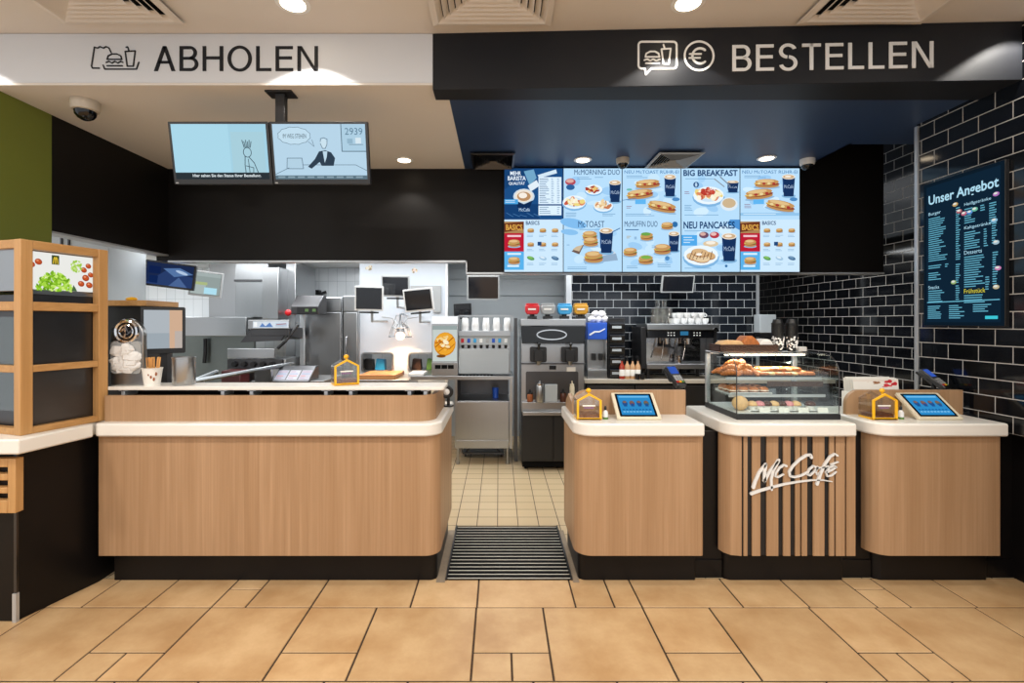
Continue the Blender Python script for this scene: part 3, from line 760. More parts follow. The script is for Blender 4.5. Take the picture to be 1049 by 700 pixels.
# ------------------------------------------------------------------ house-shaped donation boxes
def donation(label, x, y, z, w=.165, h=.178, d=.135, mini=False):
    t = thing('donation_box', label, 'donation box', (x, y, z), group='house-shaped donation boxes', local=True)
    def house(i): 
        return [(-w / 2 + i, i), (w / 2 - i, i), (w / 2 - i, h * .74 - i * .4), (0, h - i * 1.2), (-w / 2 + i, h * .74 - i * .4)]
    o_, n_ = house(0), house(.014)
    def hframe(ya, yb):
        m = MB()
        for i in range(5):
            j = (i + 1) % 5; m.prism([o_[i], o_[j], n_[j], n_[i]], ya, yb, 'y')
        return m
    part('front_frame', hframe(0, .012), M['yellow'], t, .0015); part('back_frame', hframe(d - .006, d), M['acrylic'], t)
    m = MB(); m.box(-w / 2, w / 2, 0, d, -.0005, .012); part('base', m, M['yellow'], t, .002)
    m = MB(); q = house(.003); m.prism(q, .012, .015, 'y'); m.prism(q, d - .01, d - .007, 'y')
    for sgn in (-1, 1): m.box(sgn * w / 2 - .0025, sgn * w / 2 + .0025, .012, d - .006, .012, h * .74)
    part('clear_box', m, M['acrylic'], t)
    m = MB(); m.box(-w / 2 + .012, w / 2 - .012, .02, d - .014, .012, h * .2)
    rr = random.Random(5)
    for i in range(40): m.ball((rr.uniform(-.06, .06), rr.uniform(.03, d - .03), h * .2), .011, .011, .006, 8, 5)
    part('coins', m, M['coins'], t)
    m = MB(); m.ball((0, .03, h + .014), .018, .012, .016); m.cyl((0, .03, h - .012), (0, .03, h + .01), .006); part('roof_heart', m, M['yellow'], t)
    p = Pic(60, 20)
    for i in range(2): p.rect(4 + i * 5, 3 + i * 8, 56 - i * 7, 8 + i * 8, '#8C6A8E' if i else '#F6F2EA')
    p.build('printed_slogan', M['print'], t, (-w * .3, .0115, h * .58), (1, 0, 0), (0, 0, 1), w * .6, h * .2)
    return t
d0 = donation('yellow house donation box on the order counter beside the passage', PX(603.8, 3.21), 3.21, ZT)
dup(d0, (PX(907.3, 3.21), 3.21, ZT), 0, 'yellow house donation box on the end order counter before the leaflets')
dup(d0, (PX(357, 3.33), 3.30, 1.29), .5, 'yellow house donation box on the ledge of the pickup counter')

def small_bottle(label, x, y):
    t = thing('sanitizer_bottle', label, 'bottle', (x, y, ZT), group='small sanitizer bottles')
    m = MB(); m.lathe((x, y, ZT), [(.017, 0), (.018, .005), (.018, .045), (.008, .06)], 14); part('bottle', m, M['white_pl'], t)
    m = MB(); m.lathe((x, y, ZT + .058), [(.008, 0), (.008, .02), (.004, .03)], 10); part('cap', m, M['black_mat'], t)
    m = MB(); m.lathe((x, y, ZT), [(.0185, .0), (.0186, .014), (.0185, .0141)], 14); part('label_band', m, M['green_pl'], t)
small_bottle('small white bottle between the donation box and tablet, order counter at the passage', PX(620.5, 3.24), 3.25)
small_bottle('small white bottle between the donation box and tablet, end order counter', PX(924, 3.24), 3.25)

# ------------------------------------------------------------------ card terminals
def terminal(label, x, y, z, floor_z, rz):
    t = thing('card_terminal', label, 'card terminal', (x, y, floor_z), rz, 'card terminals', local=True)
    h = z - floor_z
    m = MB(); m.cyl((0, 0, 0), (0, 0, .008), .045, n=20); m.cyl((0, 0, .006), (0, .01, h - .07), .014); part('pole', m, M['black_mat'], t)
    Mx = Matrix.Translation((0, 0, h - .06)) @ Matrix.Rotation(math.radians(40), 4, 'X')
    m = MB(Mx); m.prism(rpoly([(-.042, -.1, .012), (.042, -.1, .012), (.045, .1, .012), (-.045, .1, .012)]), -.022, .012); part('body', m, M['steel_dark'], t, .004)
    m = MB(Mx); m.prism(rrect(-.052, .052, -.03, .105, .01), -.034, -.02); part('cradle', m, M['black_mat'], t, .004)
    m = MB(Mx); m.prism(rrect(-.034, .034, .015, .088, .004), .0118, .0135); part('display', m, emit_blue, t)
    for r in range(4):
        for c in range(3):
            m = MB(Mx); m.prism(rrect(-.031 + c * .022, -.013 + c * .022, -.018 - r * .019, -.004 - r * .019, .002), .0118, .016); part('key', m, M['grey_pl'] if r < 3 else (M['red'], M['yellow'], M['green_pl'])[c], t)
    return t
emit_blue = emit('terminal_display', '#3C63C8', .7)
terminal('card payment terminal on a pole behind the order counter beside the pastry case', PX(692, 3.62), 3.62, 1.375, ZT, .25)
terminal('card payment terminal on a pole in front of the near black tiled wall', 3.2, 3.56, 1.36, ZT, .45)

# leaflets behind the end counter
t = thing('leaflet_box', 'box of white and red leaflets behind the end counter upstand', 'leaflet box', (PX(896, 3.5), 3.52, ZT))
m = MB(); xa, xb = PX(872, 3.5), PX(921, 3.5); m.box(xa, xb, 3.47, 3.60, ZT, ZT + .14); part('tray', m, M['paper'], t, .002)
for i in range(7):
    m = MB(); y = 3.48 + i * .016; m.prism([(y, ZT + .05), (y + .004, ZT + .05), (y + .02, 1.308 + .004 * (i % 3)), (y + .016, 1.308 + .004 * (i % 3))], xa + .01, xb - .01, 'x'); part('leaflet', m, M['paper'], t)
p = Pic(50, 13); p.rect(0, 0, 50, 13, '#E4DCD2'); rr = random.Random(3)
for i in range(16): p.ell(rr.uniform(12, 30), rr.uniform(3, 12), rr.uniform(1.5, 3), rr.uniform(1, 2), rr.choice(['#B98A5A', '#C9A77E', '#9C6B47', '#D8C7B4']))
for i in range(14): p.ell(rr.uniform(33, 47), rr.uniform(2, 11), rr.uniform(2, 3.5), rr.uniform(1.2, 2.4), rr.choice(['#C2202F', '#D63A46', '#E9B9B6']))
p.build('printed_front', M['print'], t, (xa + .012, 3.4955, 1.306), (1, 0, 0), Vector((0, .062, 1)).normalized(), xb - xa - .024, .085)

# ------------------------------------------------------------------ pastry case
cx0, cx1, cy0, cy1 = 1.58, 2.27, 3.22, 3.72
t = thing('pastry_case', 'curved glass pastry display case on the striped counter', 'display case', (1.925, 3.47, ZT))
m = MB(); m.box(cx0, cx1, cy0, cy1, ZT, 1.108); part('base', m, M['black_mat'], t, .003)
pr = [(cy0 + .01, 1.108), (cy0 + .01, 1.37)] + [(cy0 + .15 - .14 * math.cos(PI / 2 * i / 10), 1.37 + .128 * math.sin(PI / 2 * i / 10)) for i in range(1, 11)] + [(cy1 - .03, 1.498)]
inn = [(a + .006 if i < 2 else a + .004, b - (0 if i < 2 else .006)) for i, (a, b) in enumerate(pr)]
m = MB(); m.prism(pr + inn[::-1], cx0 + .008, cx1 - .008, 'x')
part('curved_glass', m, M['pane'], t)
side = [(cy0 + .01, 1.108)] + pr[1:] + [(cy1 - .03, 1.108)]
for x in (cx0 + .002, cx1 - .008):
    m = MB(); m.prism(side, x, x + .006, 'x'); part('side_glass', m, M['pane'], t)
for x in (cx0, cx1 - .03):
    m = MB(); m.box(x, x + .03, cy1 - .03, cy1, 1.108, 1.5); part('rear_post', m, M['alu'], t, .003)
m = MB(); m.box(cx0, cx1, cy1 - .03, cy1, 1.478, 1.502); m.box(cx0, cx1, cy1 - .1, cy1 - .03, 1.492, 1.5); part('top_rail', m, M['alu'], t, .002)
for x in (cx0, cx1 - .008):
    m = MB()
    for i in range(len(pr) - 1): m.cyl((x + .004, *pr[i]), (x + .004, *pr[i + 1]), .0035, n=6)
    part('edge_seal', m, M['steel_dark'], t)
for z, y in ((1.33, 3.40), (1.215, 3.36)):
    m = MB(); m.box(cx0 + .01, cx1 - .01, y, cy1 - .04, z - .006, z); part('glass_shelf', m, M['pane'], t)
    m = MB(); m.box(cx0 + .01, cx1 - .01, y - .004, y, z - .016, z + .004); part('shelf_rail', m, M['alu'], t)
m = MB(); m.box(PX(785, 3.4), PX(842, 3.4), 3.385, 3.392, 1.268, 1.305); part('strip_light_cover', m, M['wicker'], t, .002)
m = MB(); m.box(cx0 + .06, cx1 - .06, 3.5, 3.53, 1.478, 1.49); part('lamp_tube', m, emit('case_lamp', '#FFF0DA', 5.0), t)
m = MB(); m.box(cx0 + .012, cx1 - .012, cy0 + .02, cy1 - .04, 1.108, 1.114); part('deck', m, M['white_pl'], t)

# trays and pastries (each one lifts out)
def tray(label, x0, x1, y0, y1, z, mat):
    m = MB(); m.prism(rpoly([(x0, y0, .01), (x1, y0, .01), (x1, y1, .01), (x0, y1, .01)], 4), z, z + .006)
    m.box(x0 + .005, x1 - .005, y0, y0 + .004, z, z + .014); m.box(x0 + .005, x1 - .005, y1 - .004, y1, z, z + .014)
    solo('pastry_tray', m, mat, label, 'tray', group='pastry case trays')
S1, S2, S3 = 1.33, 1.215, 1.114
tray('dark tray of croissants on the upper glass shelf, left end', cx0 + .03, cx0 + .26, 3.42, 3.66, S1, M['black_mat'])
tray('dark tray of round glazed pastries on the upper glass shelf, middle', cx0 + .27, cx0 + .5, 3.42, 3.66, S1, M['black_mat'])
tray('dark tray on the upper glass shelf towards the tiled wall', cx0 + .51, cx0 + .66, 3.42, 3.66, S1, M['black_mat'])
tray('white tray of filled rolls on the middle glass shelf', cx0 + .03, cx0 + .33, 3.38, 3.62, S2, M['white_pl'])
tray('white tray of muffins on the bottom deck, front', cx0 + .11, cx0 + .62, 3.27, 3.4, S3, M['white_pl'])

def croissant():
    m = MB(); n = 9
    for i in range(n):
        a = -1.15 + 2.3 * i / (n - 1); r = .026 * (1 - .62 * abs(2 * i / (n - 1) - 1) ** 1.5)
        m.ball((.055 * math.sin(a), .03 * (1 - math.cos(a)) - .01, r), .0125 + r * .25, r, r, 10, 6)
    return m
def donut(m, R=.028, r=.014): return m.torus((0, 0, r), R, r, 'z', 18, 8)
rr = random.Random(9)
CG = 'croissants on the upper shelf'
c0 = solo('croissant', croissant(), M['crust'], 'golden brown croissant in the dark tray on the upper shelf', 'croissant', (0, 0, 0), CG)
first = True
for lay, (nx, ny) in enumerate(((4, 3), (3, 2), (2, 1))):
    for i in range(nx):
        for j in range(ny):
            o = c0 if first else c0.copy()
            if not first: COL.objects.link(o)
            first = False
            o.location = (cx0 + .07 + lay * .025 + i * .052 + rr.uniform(-.006, .006), 3.46 + lay * .03 + j * .07, S1 + .007 + lay * .032)
            o.rotation_euler = (0, 0, rr.uniform(-.5, .5) + (PI / 2 if (i + j) % 2 else 0))
            o.data = c0.data if (i + j) % 3 else c0.data
RG = 'round glazed pastries on the upper shelf'
m = MB(); donut(m)
g0 = solo('glazed_pastry', m, M['crust'], 'round glazed pastry in the dark tray on the upper shelf', 'pastry', (0, 0, 0), RG)
m = MB(); m.lathe((0, 0, 0), [(.022, 0), (.031, .008), (.03, .02), (.018, .028), (.004, .03)], 14); pale = mesh('glazed_pastry', m, [M['crust_pale']])
first = True
for lay, (nx, ny) in enumerate(((7, 3), (5, 2))):
    for i in range(nx):
        for j in range(ny):
            o = g0 if first else g0.copy()
            if not first: COL.objects.link(o)
            first = False
            o.location = (cx0 + .305 + lay * .03 + i * .054, 3.46 + lay * .03 + j * .066, S1 + .007 + lay * .028)
            if (i + j + lay) % 3 == 1: o.data = pale
BG = 'filled rolls on the middle shelf'
def roll_thing(label):
    t = thing('filled_roll', label, 'roll', (0, 0, 0), group=BG, local=True)
    m = MB(); m.lathe((0, 0, 0), [(.024, 0), (.032, .006), (.032, .014)], 16); part('bottom_half', m, M['crust_dark'], t)
    m = MB(); m.lathe((0, 0, .014), [(.035, 0), (.036, .003), (.034, .007)], 16); part('filling', m, M['icing'], t)
    m = MB(); m.lathe((0, 0, .021), [(.033, 0), (.03, .012), (.018, .021), (.004, .024)], 16); part('top_half', m, M['crust'], t)
    return t
b0 = roll_thing('filled brown roll on the white tray on the middle shelf'); first = True
for i in range(4):
    for j in range(3):
        loc = (cx0 + .07 + i * .072, 3.42 + j * .075, S2 + .007)
        if first: b0.location = loc; first = False
        else: dup(b0, loc, i + j)
MG = 'muffins on the bottom deck'
def muffin(label, top):
    t = thing('muffin', label, 'muffin', (0, 0, 0), group=None, local=True)
    m = MB(); m.lathe((0, 0, 0), [(.024, 0), (.031, .028)], 16); part('paper_case', m, M['paper'], t)
    m = MB(); m.lathe((0, 0, .026), [(.034, 0), (.036, .008), (.028, .022), (.012, .03), (.002, .031)], 16); part('crown', m, top, t)
    return t
for lab, top, xs in (('pale muffin on the front white tray of the bottom deck', M['crust_pale'], (.16, .31, .46)), ('pink iced muffin on the front white tray of the bottom deck', M['pink'], (.21, .41)), ('dark chocolate muffin on the front white tray of the bottom deck', M['choc'], (.26, .36, .56))):
    q0 = muffin(lab, top); q0['group'] = lab.split(' on ')[0].replace('muffin', 'muffins') + ' on the bottom deck'
    for i, x in enumerate(xs):
        loc = (cx0 + x, 3.335, S3 + .007)
        if i == 0: q0.location = loc
        else: dup(q0, loc, i)
m = MB(); m.ball((cx0 + .075, 3.33, S3 + .05), .052, .05, .05, 16, 9)
solo('bread_ball', m, M['crust_pale'], 'large pale round loaf at the left front corner of the bottom deck', 'bread')
for i, x in enumerate((.17, .3, .43, .56)):
    m = MB(); m.prism([(3.252, S3), (3.258, S3), (3.264, S3 + .03), (3.26, S3 + .03)], cx0 + x, cx0 + x + .07, 'x')
    solo('price_card', m, M['paper'], 'small white price card before the muffins', 'price card', group='price cards in the pastry case')
m = MB(); m.lathe((cx0 + .545, 3.5, S3), [(.055, 0), (.055, .11), (.04, .13), (.02, .135), (.02, .15), (.001, .152)], 24)
solo('glass_jar', m, M['acrylic'], 'lidded clear glass jar inside the pastry case, towards the tiled wall', 'jar')

# basket with bread on the case
bx0, bx1 = PX(734, 3.6), PX(792, 3.6); zb = 1.502
t = thing('bread_basket', 'dark wicker basket of packed bread on top of the pastry case', 'basket', ((bx0 + bx1) / 2, 3.62, zb))
m = MB(); m.prism(rpoly([(bx0 + .01, 3.55, .02), (bx1 - .01, 3.55, .02), (bx1 - .01, 3.71, .02), (bx0 + .01, 3.71, .02)]), zb, zb + .01); part('floor_panel', m, M['wicker'], t)
for nm, a in (('long_side', (bx0, bx1, 3.54, 3.552)), ('long_side', (bx0, bx1, 3.708, 3.72)), ('short_side', (bx0, bx0 + .012, 3.54, 3.72)), ('short_side', (bx1 - .012, bx1, 3.54, 3.72))):
    m = MB(); m.box(*a, zb, zb + .052)
    for k in range(4):
        z = zb + .007 + k * .013
        if nm == 'long_side':
            y = a[2] if a[2] < 3.6 else a[3]
            m.tube([(a[0], y, z), (a[1], y, z)], .006, 6)
            for q in range(14): m.ball((a[0] + (q + .5 + (k % 2) * .5) * (a[1] - a[0]) / 14.5, y, z), .012, .009, .0075, 6, 4)
        else: m.tube([((a[0] + a[1]) / 2, 3.545, z), ((a[0] + a[1]) / 2, 3.715, z)], .008, 6)
    part(nm, m, M['wicker'], t)
for lab, x0_, x1_, z1_, mt in (('flat pale loaf in the wicker basket, beside the espresso machine', bx0 + .02, bx0 + .19, .085, M['crust_pale']), ('tall crusty loaf in the wicker basket, middle', bx0 + .18, bx0 + .31, .118, M['crust']), ('white wrapped loaf in the wicker basket, beside the cup stacks', bx0 + .3, bx1 - .015, .095, M['paper'])):
    m = MB(); cxm = (x0_ + x1_) / 2
    q = .06 if 'tall' in lab else -.03
    pf_ = [(x0_ + .006, zb + .012), (x1_ - .006, zb + .012), (x1_ + .004, zb + z1_ * .55 - q * .2), (x1_ - .022, zb + z1_ * .86 - q * .25), ((x0_ + x1_) / 2 + .01, zb + z1_ * .97), (x0_ + .03, zb + z1_ * (.93 + q)), (x0_ - .002, zb + z1_ * .6)]
    m.prism(pf_, 3.565, 3.695, 'y')
    solo('loaf', m, mt, lab, 'bread', bevel=.014)
# stacks of patterned cups and lids
p0 = None
for lab, px in (('stack of dark paper cups with white flowers beside the bread basket', 796.5), ('stack of dark paper cups with white flowers beside the lids', 810.8)):
    x = PX(px, 3.64)
    t = thing('cup_stack', lab, 'paper cups', (x, 3.64, 1.5), group='patterned cup stacks')
    for k in range(9):
        m = MB(); z = 1.5 + .012 * k; m.lathe((x, 3.64, z), [(.029, 0), (.041, .11), (.0425, .112), (.0425, .117), (.04, .117)], 20)
        part('cup', m, M['black_mat'], t)
    m = MB(); m.lathe((x, 3.64, 1.5 + .2), [(.0405, 0), (.03, .04), (.001, .042)], 18); part('top_lid', m, M['black_mat'], t)
    m = MB(); rr = random.Random(int(px))
    for k in range(46):
        a = -PI / 2 + rr.uniform(-1.6, 1.6); z = rr.uniform(.012, .112); r = .029 + .012 * z / .11 + .0012
        c = Vector((x + r * math.cos(a), 3.64 + r * math.sin(a), 1.5 + z))
        m.ball(c, .0065 * abs(math.sin(a)) + .002, .0065 * abs(math.cos(a)) + .002, .0065, 7, 5)
    part('flower_print', m, M['white_pl'], t)
m = MB(); x = PX(821, 3.64)
for k in range(4): m.lathe((x, 3.64, 1.502 + .008 * k), [(.034, 0), (.037, .004), (.03, .008)], 18)
solo('lid_stack', m, M['white_pl'], 'short stack of white lids beside the patterned cup stacks', 'lids')

# ------------------------------------------------------------------ things on the pickup ledge
ZL = 1.29
t = thing('napkin_dispenser', 'tall steel napkin dispenser with round emblem on the pickup ledge', 'dispenser', (-2.52, 3.31, ZL))
xa, xb = PX(110.5, 3.27), PX(145, 3.27)
prof = [(xa, ZL), (xb, ZL), (xb - .005, 1.62)] + [((xa + xb) / 2 + (xb - xa) / 2 * .97 * math.cos(PI * i / 14), 1.625 + .118 * math.sin(PI * i / 14)) for i in range(15)] + [(xa + .003, 1.62)]
m = MB(); m.prism(prof, 3.29, 3.33, 'y'); part('body', m, M['steel'], t, .006)
m = MB(); xc = (xa + xb) / 2; m.torus((xc, 3.285, 1.655), .072, .014, 'y'); m.torus((xc, 3.285, 1.655), .045, .008, 'y'); part('emblem_ring', m, M['chrome'], t)
m = MB(); m.cyl((xc, 3.291, 1.655), (xc, 3.282, 1.655), .066, n=28); part('emblem_disc', m, M['black_gloss'], t)
m = MB(); m.stroke([(xc - .04, 1.655), (xc - .01, 1.672), (xc + .01, 1.64), (xc + .04, 1.66)], .014, 3.277, 3.283); m.stroke([(xc - .005, 1.695), (xc + .01, 1.66), (xc - .01, 1.62)], .01, 3.277, 3.283); part('emblem_mark', m, M['chrome'], t)
m = MB(); rr = random.Random(8)
for i in range(15): m.ball((xc + rr.uniform(-.06, .06), 3.268 + rr.uniform(0, .01), 1.46 + rr.uniform(-.055, .06)), .05, .025, .04, 7, 5, .22)
for i in range(4): m.ball((xc + rr.uniform(-.03, .03), 3.265, 1.52 + rr.uniform(0, .03)), .04, .022, .034, 6, 5, .3)
part('napkins', m, M['napkin'], t, smooth=0, label='crumpled white napkins bulging from the slot')
m = MB(); m.prism(rrect(xa + .012, xb - .012, 1.37, 1.59, .03), 3.278, 3.291, 'y'); part('opening', m, M['grey_pl'], t)

xs_, ys_ = PX(156, 3.3), 3.3
t = thing('stirrer_cup', 'white printed paper cup holding wooden stirrers on the pickup ledge', 'cup', (xs_, ys_, ZL))
m = MB(); m.lathe((xs_, ys_, ZL), [(.046, 0), (.06, .112), (.063, .114), (.063, .119), (.057, .119), (.044, .004)], 24); part('cup', m, M['paper'], t)
m = MB()
for a, z, r in ((-1.1, .06, .011), (-.8, .045, .013), (-.6, .08, .014), (-1.35, .075, .007)): q = .0535 + .0135 * (z - .06) / .11; m.ball((xs_ + q * math.cos(a), ys_ + q * math.sin(a), ZL + z), r * .7, .004, r, 8, 5)
part('printed_motif', m, M['crust_dark'], t)
rr = random.Random(2)
m = MB(); m.box(-.004, .004, -.001, .001, 0, .185)
w0 = solo('wooden_stirrer', m, M['stick'], 'pale wooden stirrer standing in the white paper cup', 'stirrer', (0, 0, 0), 'wooden stirrers in the cup')
for i in range(16):
    o = w0 if i == 0 else w0.copy()
    if i: COL.objects.link(o)
    a = 2 * PI * i / 16 + rr.uniform(-.1, .1); q = rr.uniform(.012, .033)
    o.location = (xs_ + q * math.cos(a), ys_ + q * math.sin(a), ZL + .006)
    o.rotation_euler = (-.1 * math.sin(a), .1 * math.cos(a), a)
xk = PX(185.5, 3.3)
t = thing('steel_canister', 'round brushed steel canister on the pickup ledge beside the stirrer cup', 'canister', (xk, 3.33, ZL))
m = MB(); m.lathe((xk, 3.33, ZL), [(.068, 0), (.07, .004), (.07, .178), (.072, .18), (.072, .19), (.066, .19), (.066, .02)], 32); part('body', m, M['steel'], t)
m = MB(); m.lathe((xk, 3.33, ZL), [(.0665, .15), (.0665, .165), (.001, .166)], 28); part('contents', m, M['stick'], t)

# round holder at the end of the pickup counter
xr = PX(457.5, 3.7); zr = PZ(401.5, 3.7)
t = thing('round_holder', 'round black holder with pale centre at the end of the pickup counter', 'holder', (xr, 3.72, ZT))
m = MB(); m.torus((xr, 3.70, zr), .037, .014, 'y', 28, 10); m.cyl((xr, 3.7, zr), (xr, 3.75, zr), .036, .03); part('ring', m, M['black_mat'], t)
m = MB(); m.ball((xr, 3.7, zr), .027, .012, .027, 16, 8); part('centre', m, M['napkin'], t)
m = MB(); m.cyl((xr + .01, 3.74, ZT), (xr + .01, 3.73, zr - .03), .012); m.cyl((xr + .01, 3.74, ZT), (xr + .01, 3.74, ZT + .01), .04, n=20); part('stand', m, M['black_mat'], t)
m = MB(); xb_ = PX(443.5, 3.62); m.lathe((xb_, 3.62, ZT), [(.028, 0), (.03, .1), (.03, .15), (.02, .168), (.001, .17)], 18); solo('cream_canister', m, M['cream_pl'], 'small cream canister behind the pickup counter end', 'canister')

# till monitor behind the dispenser
t = thing('till_monitor', 'black till monitor turned towards the kitchen behind the steel dispenser', 'monitor', (PX(160, 3.62), 3.62, ZT), .0)
ax = Vector((PX(180, 3.75), 3.75, 0)) - Vector((PX(143.5, 3.62), 3.62, 0)); ax.normalize(); nz = Vector((ax.y, -ax.x, 0))
Mx = Matrix(((ax.x, -nz.x, 0, PX(143.5, 3.62)), (ax.y, -nz.y, 0, 3.62), (0, 0, 1, 0), (0, 0, 0, 1)))
z0, z1 = PZ(362.5, 3.68), PZ(314.5, 3.68)
m = MB(Mx); m.prism(rrect(0, .285, z0, z1, .012), 0, .04, 'y'); part('housing', m, M['black_mat'], t, .003)
m = MB(Mx); m.prism(rrect(.018, .268, z0 + .035, z1 - .02, .004), -.003, .001, 'y'); part('screen', m, M['black_gloss'], t)
p = Pic(50, 40); p.rect(0, 0, 50, 40, '#A9B0B6'); p.rect(33, 0, 50, 40, '#C9A78C'); p.rect(0, 24, 33, 40, '#98A2AA'); p.rect(40, 22, 50, 40, '#B5AAA2')
p.build('till_picture', M['screen'], t, Mx @ Vector((.022, -.0035, z1 - .024)), ax, (0, 0, 1), .242, z1 - z0 - .063)
m = MB(Mx); m.box(.12, .17, .03, .06, ZT + .02, z0 + .1); m.box(.06, .23, -.02, .14, ZT + .0005, ZT + .025); part('stand', m, M['black_mat'], t, .003)

# ------------------------------------------------------------------ hanging twin screens
t = thing('ceiling_mount', 'black pole with crossbar hanging from the pale ceiling, carrying twin screens', 'screen mount', (PX(288, 3.3), 3.3, ZC))
m = MB(); xp = PX(288, 3.3); m.box(xp - .032, xp + .032, 3.28, 3.33, 2.8, ZC); part('pole', m, M['black_mat'], t, .003)
m = MB(); m.box(xp - .09, xp + .09, 3.25, 3.36, ZC - .012, ZC - .0005); part('ceiling_plate', m, M['black_mat'], t, .002)
m = MB(); m.box(-2.0, -.95, 3.315, 3.345, 2.86, 2.9); part('crossbar', m, M['black_mat'], t, .002)
def hung(label, x0, x1, draw):
    Yt = 3.22; zt = PZ(124.5, Yt); Yb = 3.29; zb = PZ(189, Yb)
    up = Vector((0, Yt - Yb, zt - zb)); hh = up.length; up.normalize(); nr = Vector((1, 0, 0)).cross(up)
    t = thing('hanging_screen', label, 'screen', ((x0 + x1) / 2, Yb, zb), group='twin hanging screens')
    w = x1 - x0
    Mx = Matrix(((1, 0, 0, x0), (0, up.y, -nr.y, Yb), (0, up.z, -nr.z, zb), (0, 0, 0, 1)))
    Mx = Matrix(((1, 0, 0, x0), (0, -nr.y, up.y, Yb), (0, -nr.z, up.z, zb), (0, 0, 0, 1)))   # local x, depth, height
    m = MB(Mx); m.prism(rrect(0, w, 0, hh, .006), 0, .03, 'y'); part('housing', m, M['black_mat'], t, .003)
    m = MB(Mx); m.box(.15, w - .15, .03, .045, .08, hh - .1); part('rear_cover', m, M['black_mat'], t, .003)
    p = Pic(100, 57); draw(p)
    o = Vector((x0 + .018, Yb, zb)) + up * (hh - .016) + nr * .001
    p.build('picture', M['screen'], t, o, (1, 0, 0), up, w - .036, hh - .05)
    m = MB(Mx); m.box(.012, .03, -.002, 0, .006, .014); part('logo_plate', m, M['grey_pl'], t)
def d1(p):
    p.rect(0, 0, 100, 57, '#9FCBDD'); p.rect(0, 0, 60, 50, '#A6D2E3'); p.rect(62, 8, 97, 50, '#A3C9D6')
    p.rect(0, 50, 100, 57, '#2A3237'); p.text('Hier sehen Sie den Status Ihrer Bestellung.', 18, 51.6, 91, 55.6, '#DCE6EA', .02)
    k = '#31434F'
    for i in range(6): p.line([(75.5 + i * 1.3, 24), (73.8 + i * 1.9, 16.5 + (i % 2) * 1.5)], .8, k)
    hd = [(78.5 + 4.2 * math.cos(a * PI / 8), 29 + 5 * math.sin(a * PI / 8)) for a in range(17)]; p.line(hd, .7, k)
    p.line([(75.8, 33), (75, 42), (75.4, 50)], .8, k); p.line([(80, 34), (85, 40), (88.5, 50)], .8, k); p.line([(79, 36), (79.6, 50)], .7, k); p.line([(76, 43), (84, 45), (83.5, 50)], .7, k)
def d2(p):
    p.rect(0, 0, 100, 57, '#B2CFE2'); k = '#5E7486'
    bb = [(23 + 17 * math.cos(a * PI / 12) * (1 + .06 * (a % 2)), 12 + 8.5 * math.sin(a * PI / 12) * (1 + .08 * (a % 2))) for a in range(25)]
    p.poly(list(reversed(bb)), '#BDD8E8'); p.line(bb, .5, k); p.line([(38, 18), (44, 23), (42, 16)], .5, k)
    p.text('IM WEG STEHEN', 11, 10, 36, 14.5, '#42525F')
    p.rect(74, -0, 100, 28, '#A9C9DC'); p.line([(74, 0), (74, 28), (100, 28)], .8, '#41586A'); p.text('2939', 78, 4, 97, 11, '#5D7D93'); p.rect(80, 15, 86, 20, '#8FB0C4'); p.rect(89, 14, 95, 20, '#D2E2EA'); p.line([(82, 21), (97, 21)], .6, k)
    p.line([(0, 52), (22, 42), (88, 42), (100, 48)], .6, k); p.rect(14, 35, 30, 45, '#AECBDD'); p.line([(14, 35), (30, 35), (31, 46), (13, 46), (14, 35)], .7, k)
    p.poly([(49, 28), (44, 36), (36, 44), (40, 46), (49, 39), (51, 43), (64, 43), (66, 35), (62, 29), (56, 27)], '#2E3E4E'); p.poly([(53, 28), (54.5, 40), (57, 34), (58, 28)], '#B9D4E4')
    p.ell(54.5, 20, 3.6, 5, '#C5DCE8'); p.line([(51, 18), (51.5, 15), (55, 14), (58.5, 15.5), (58, 21), (56, 25), (53, 25), (51, 20)], .7, k)
    p.rect(0, 53, 100, 57, '#5C7380')
    for i in range(9): p.rect(3 + i * 10.6, 54, 10.5 + i * 10.6, 55.6, '#89A0AC')
hung('hanging screen with a doodle figure and caption line', PX(171.5, 3.22), PX(274.5, 3.22), d1)
hung('hanging screen with a drawn man at a laptop and speech bubble', PX(275.5, 3.22), PX(376.5, 3.22), d2)
# ------------------------------------------------------------------ menu screens over the ordering counters
YM = 4.86
def sandwich(p, x, y, w, rot=0, long=False):
    h = w * (.24 if long else .42)
    c, s = math.cos(rot), math.sin(rot)
    def e(dx, dy, rx, ry, col): p.ell(x + dx * c - dy * s, y + dx * s + dy * c, rx, ry, col, rot, 14)
    e(0, h * .75, w * .55, h * .3, '#8FB6D6')
    e(0, h * .45, w * .5, h * .42, '#B98A55'); e(0, h * .18, w * .52, h * .34, '#8E4A33'); e(-w * .08, h * .1, w * .46, h * .26, '#D9B45C')
    if not long: e(w * .05, h * .12, w * .46, h * .16, '#6F9A4A')
    e(0, -h * .2, w * .49, h * .48, '#C2925A'); e(-w * .06, -h * .33, w * .36, h * .26, '#DDBB85')
    if long:
        for i in range(4): e(-w * .32 + i * w * .2, h * .12, w * .07, h * .2, '#A63A32' if i % 2 else '#E4CF96')
def coffee(p, x, y, w, h):
    p.ell(x, y + h * .48, w * .55, h * .1, '#7FAFD6')
    p.poly([(x - w * .5, y - h * .42), (x - w * .38, y + h * .5), (x + w * .38, y + h * .5), (x + w * .5, y - h * .42)], '#16305A')
    p.ell(x, y - h * .42, w * .52, h * .12, '#E9E2D6'); p.ell(x, y - h * .42, w * .44, h * .09, '#C9A983'); p.ell(x - w * .05, y - h * .43, w * .25, h * .05, '#F0E6D8')
    p.text('McCafé', x - w * .36, y - h * .04, x + w * .36, y + h * .12, '#A9BFDA', 0.0); p.ell(x - w * .42, y + h * .02, w * .05, h * .3, '#24477C')
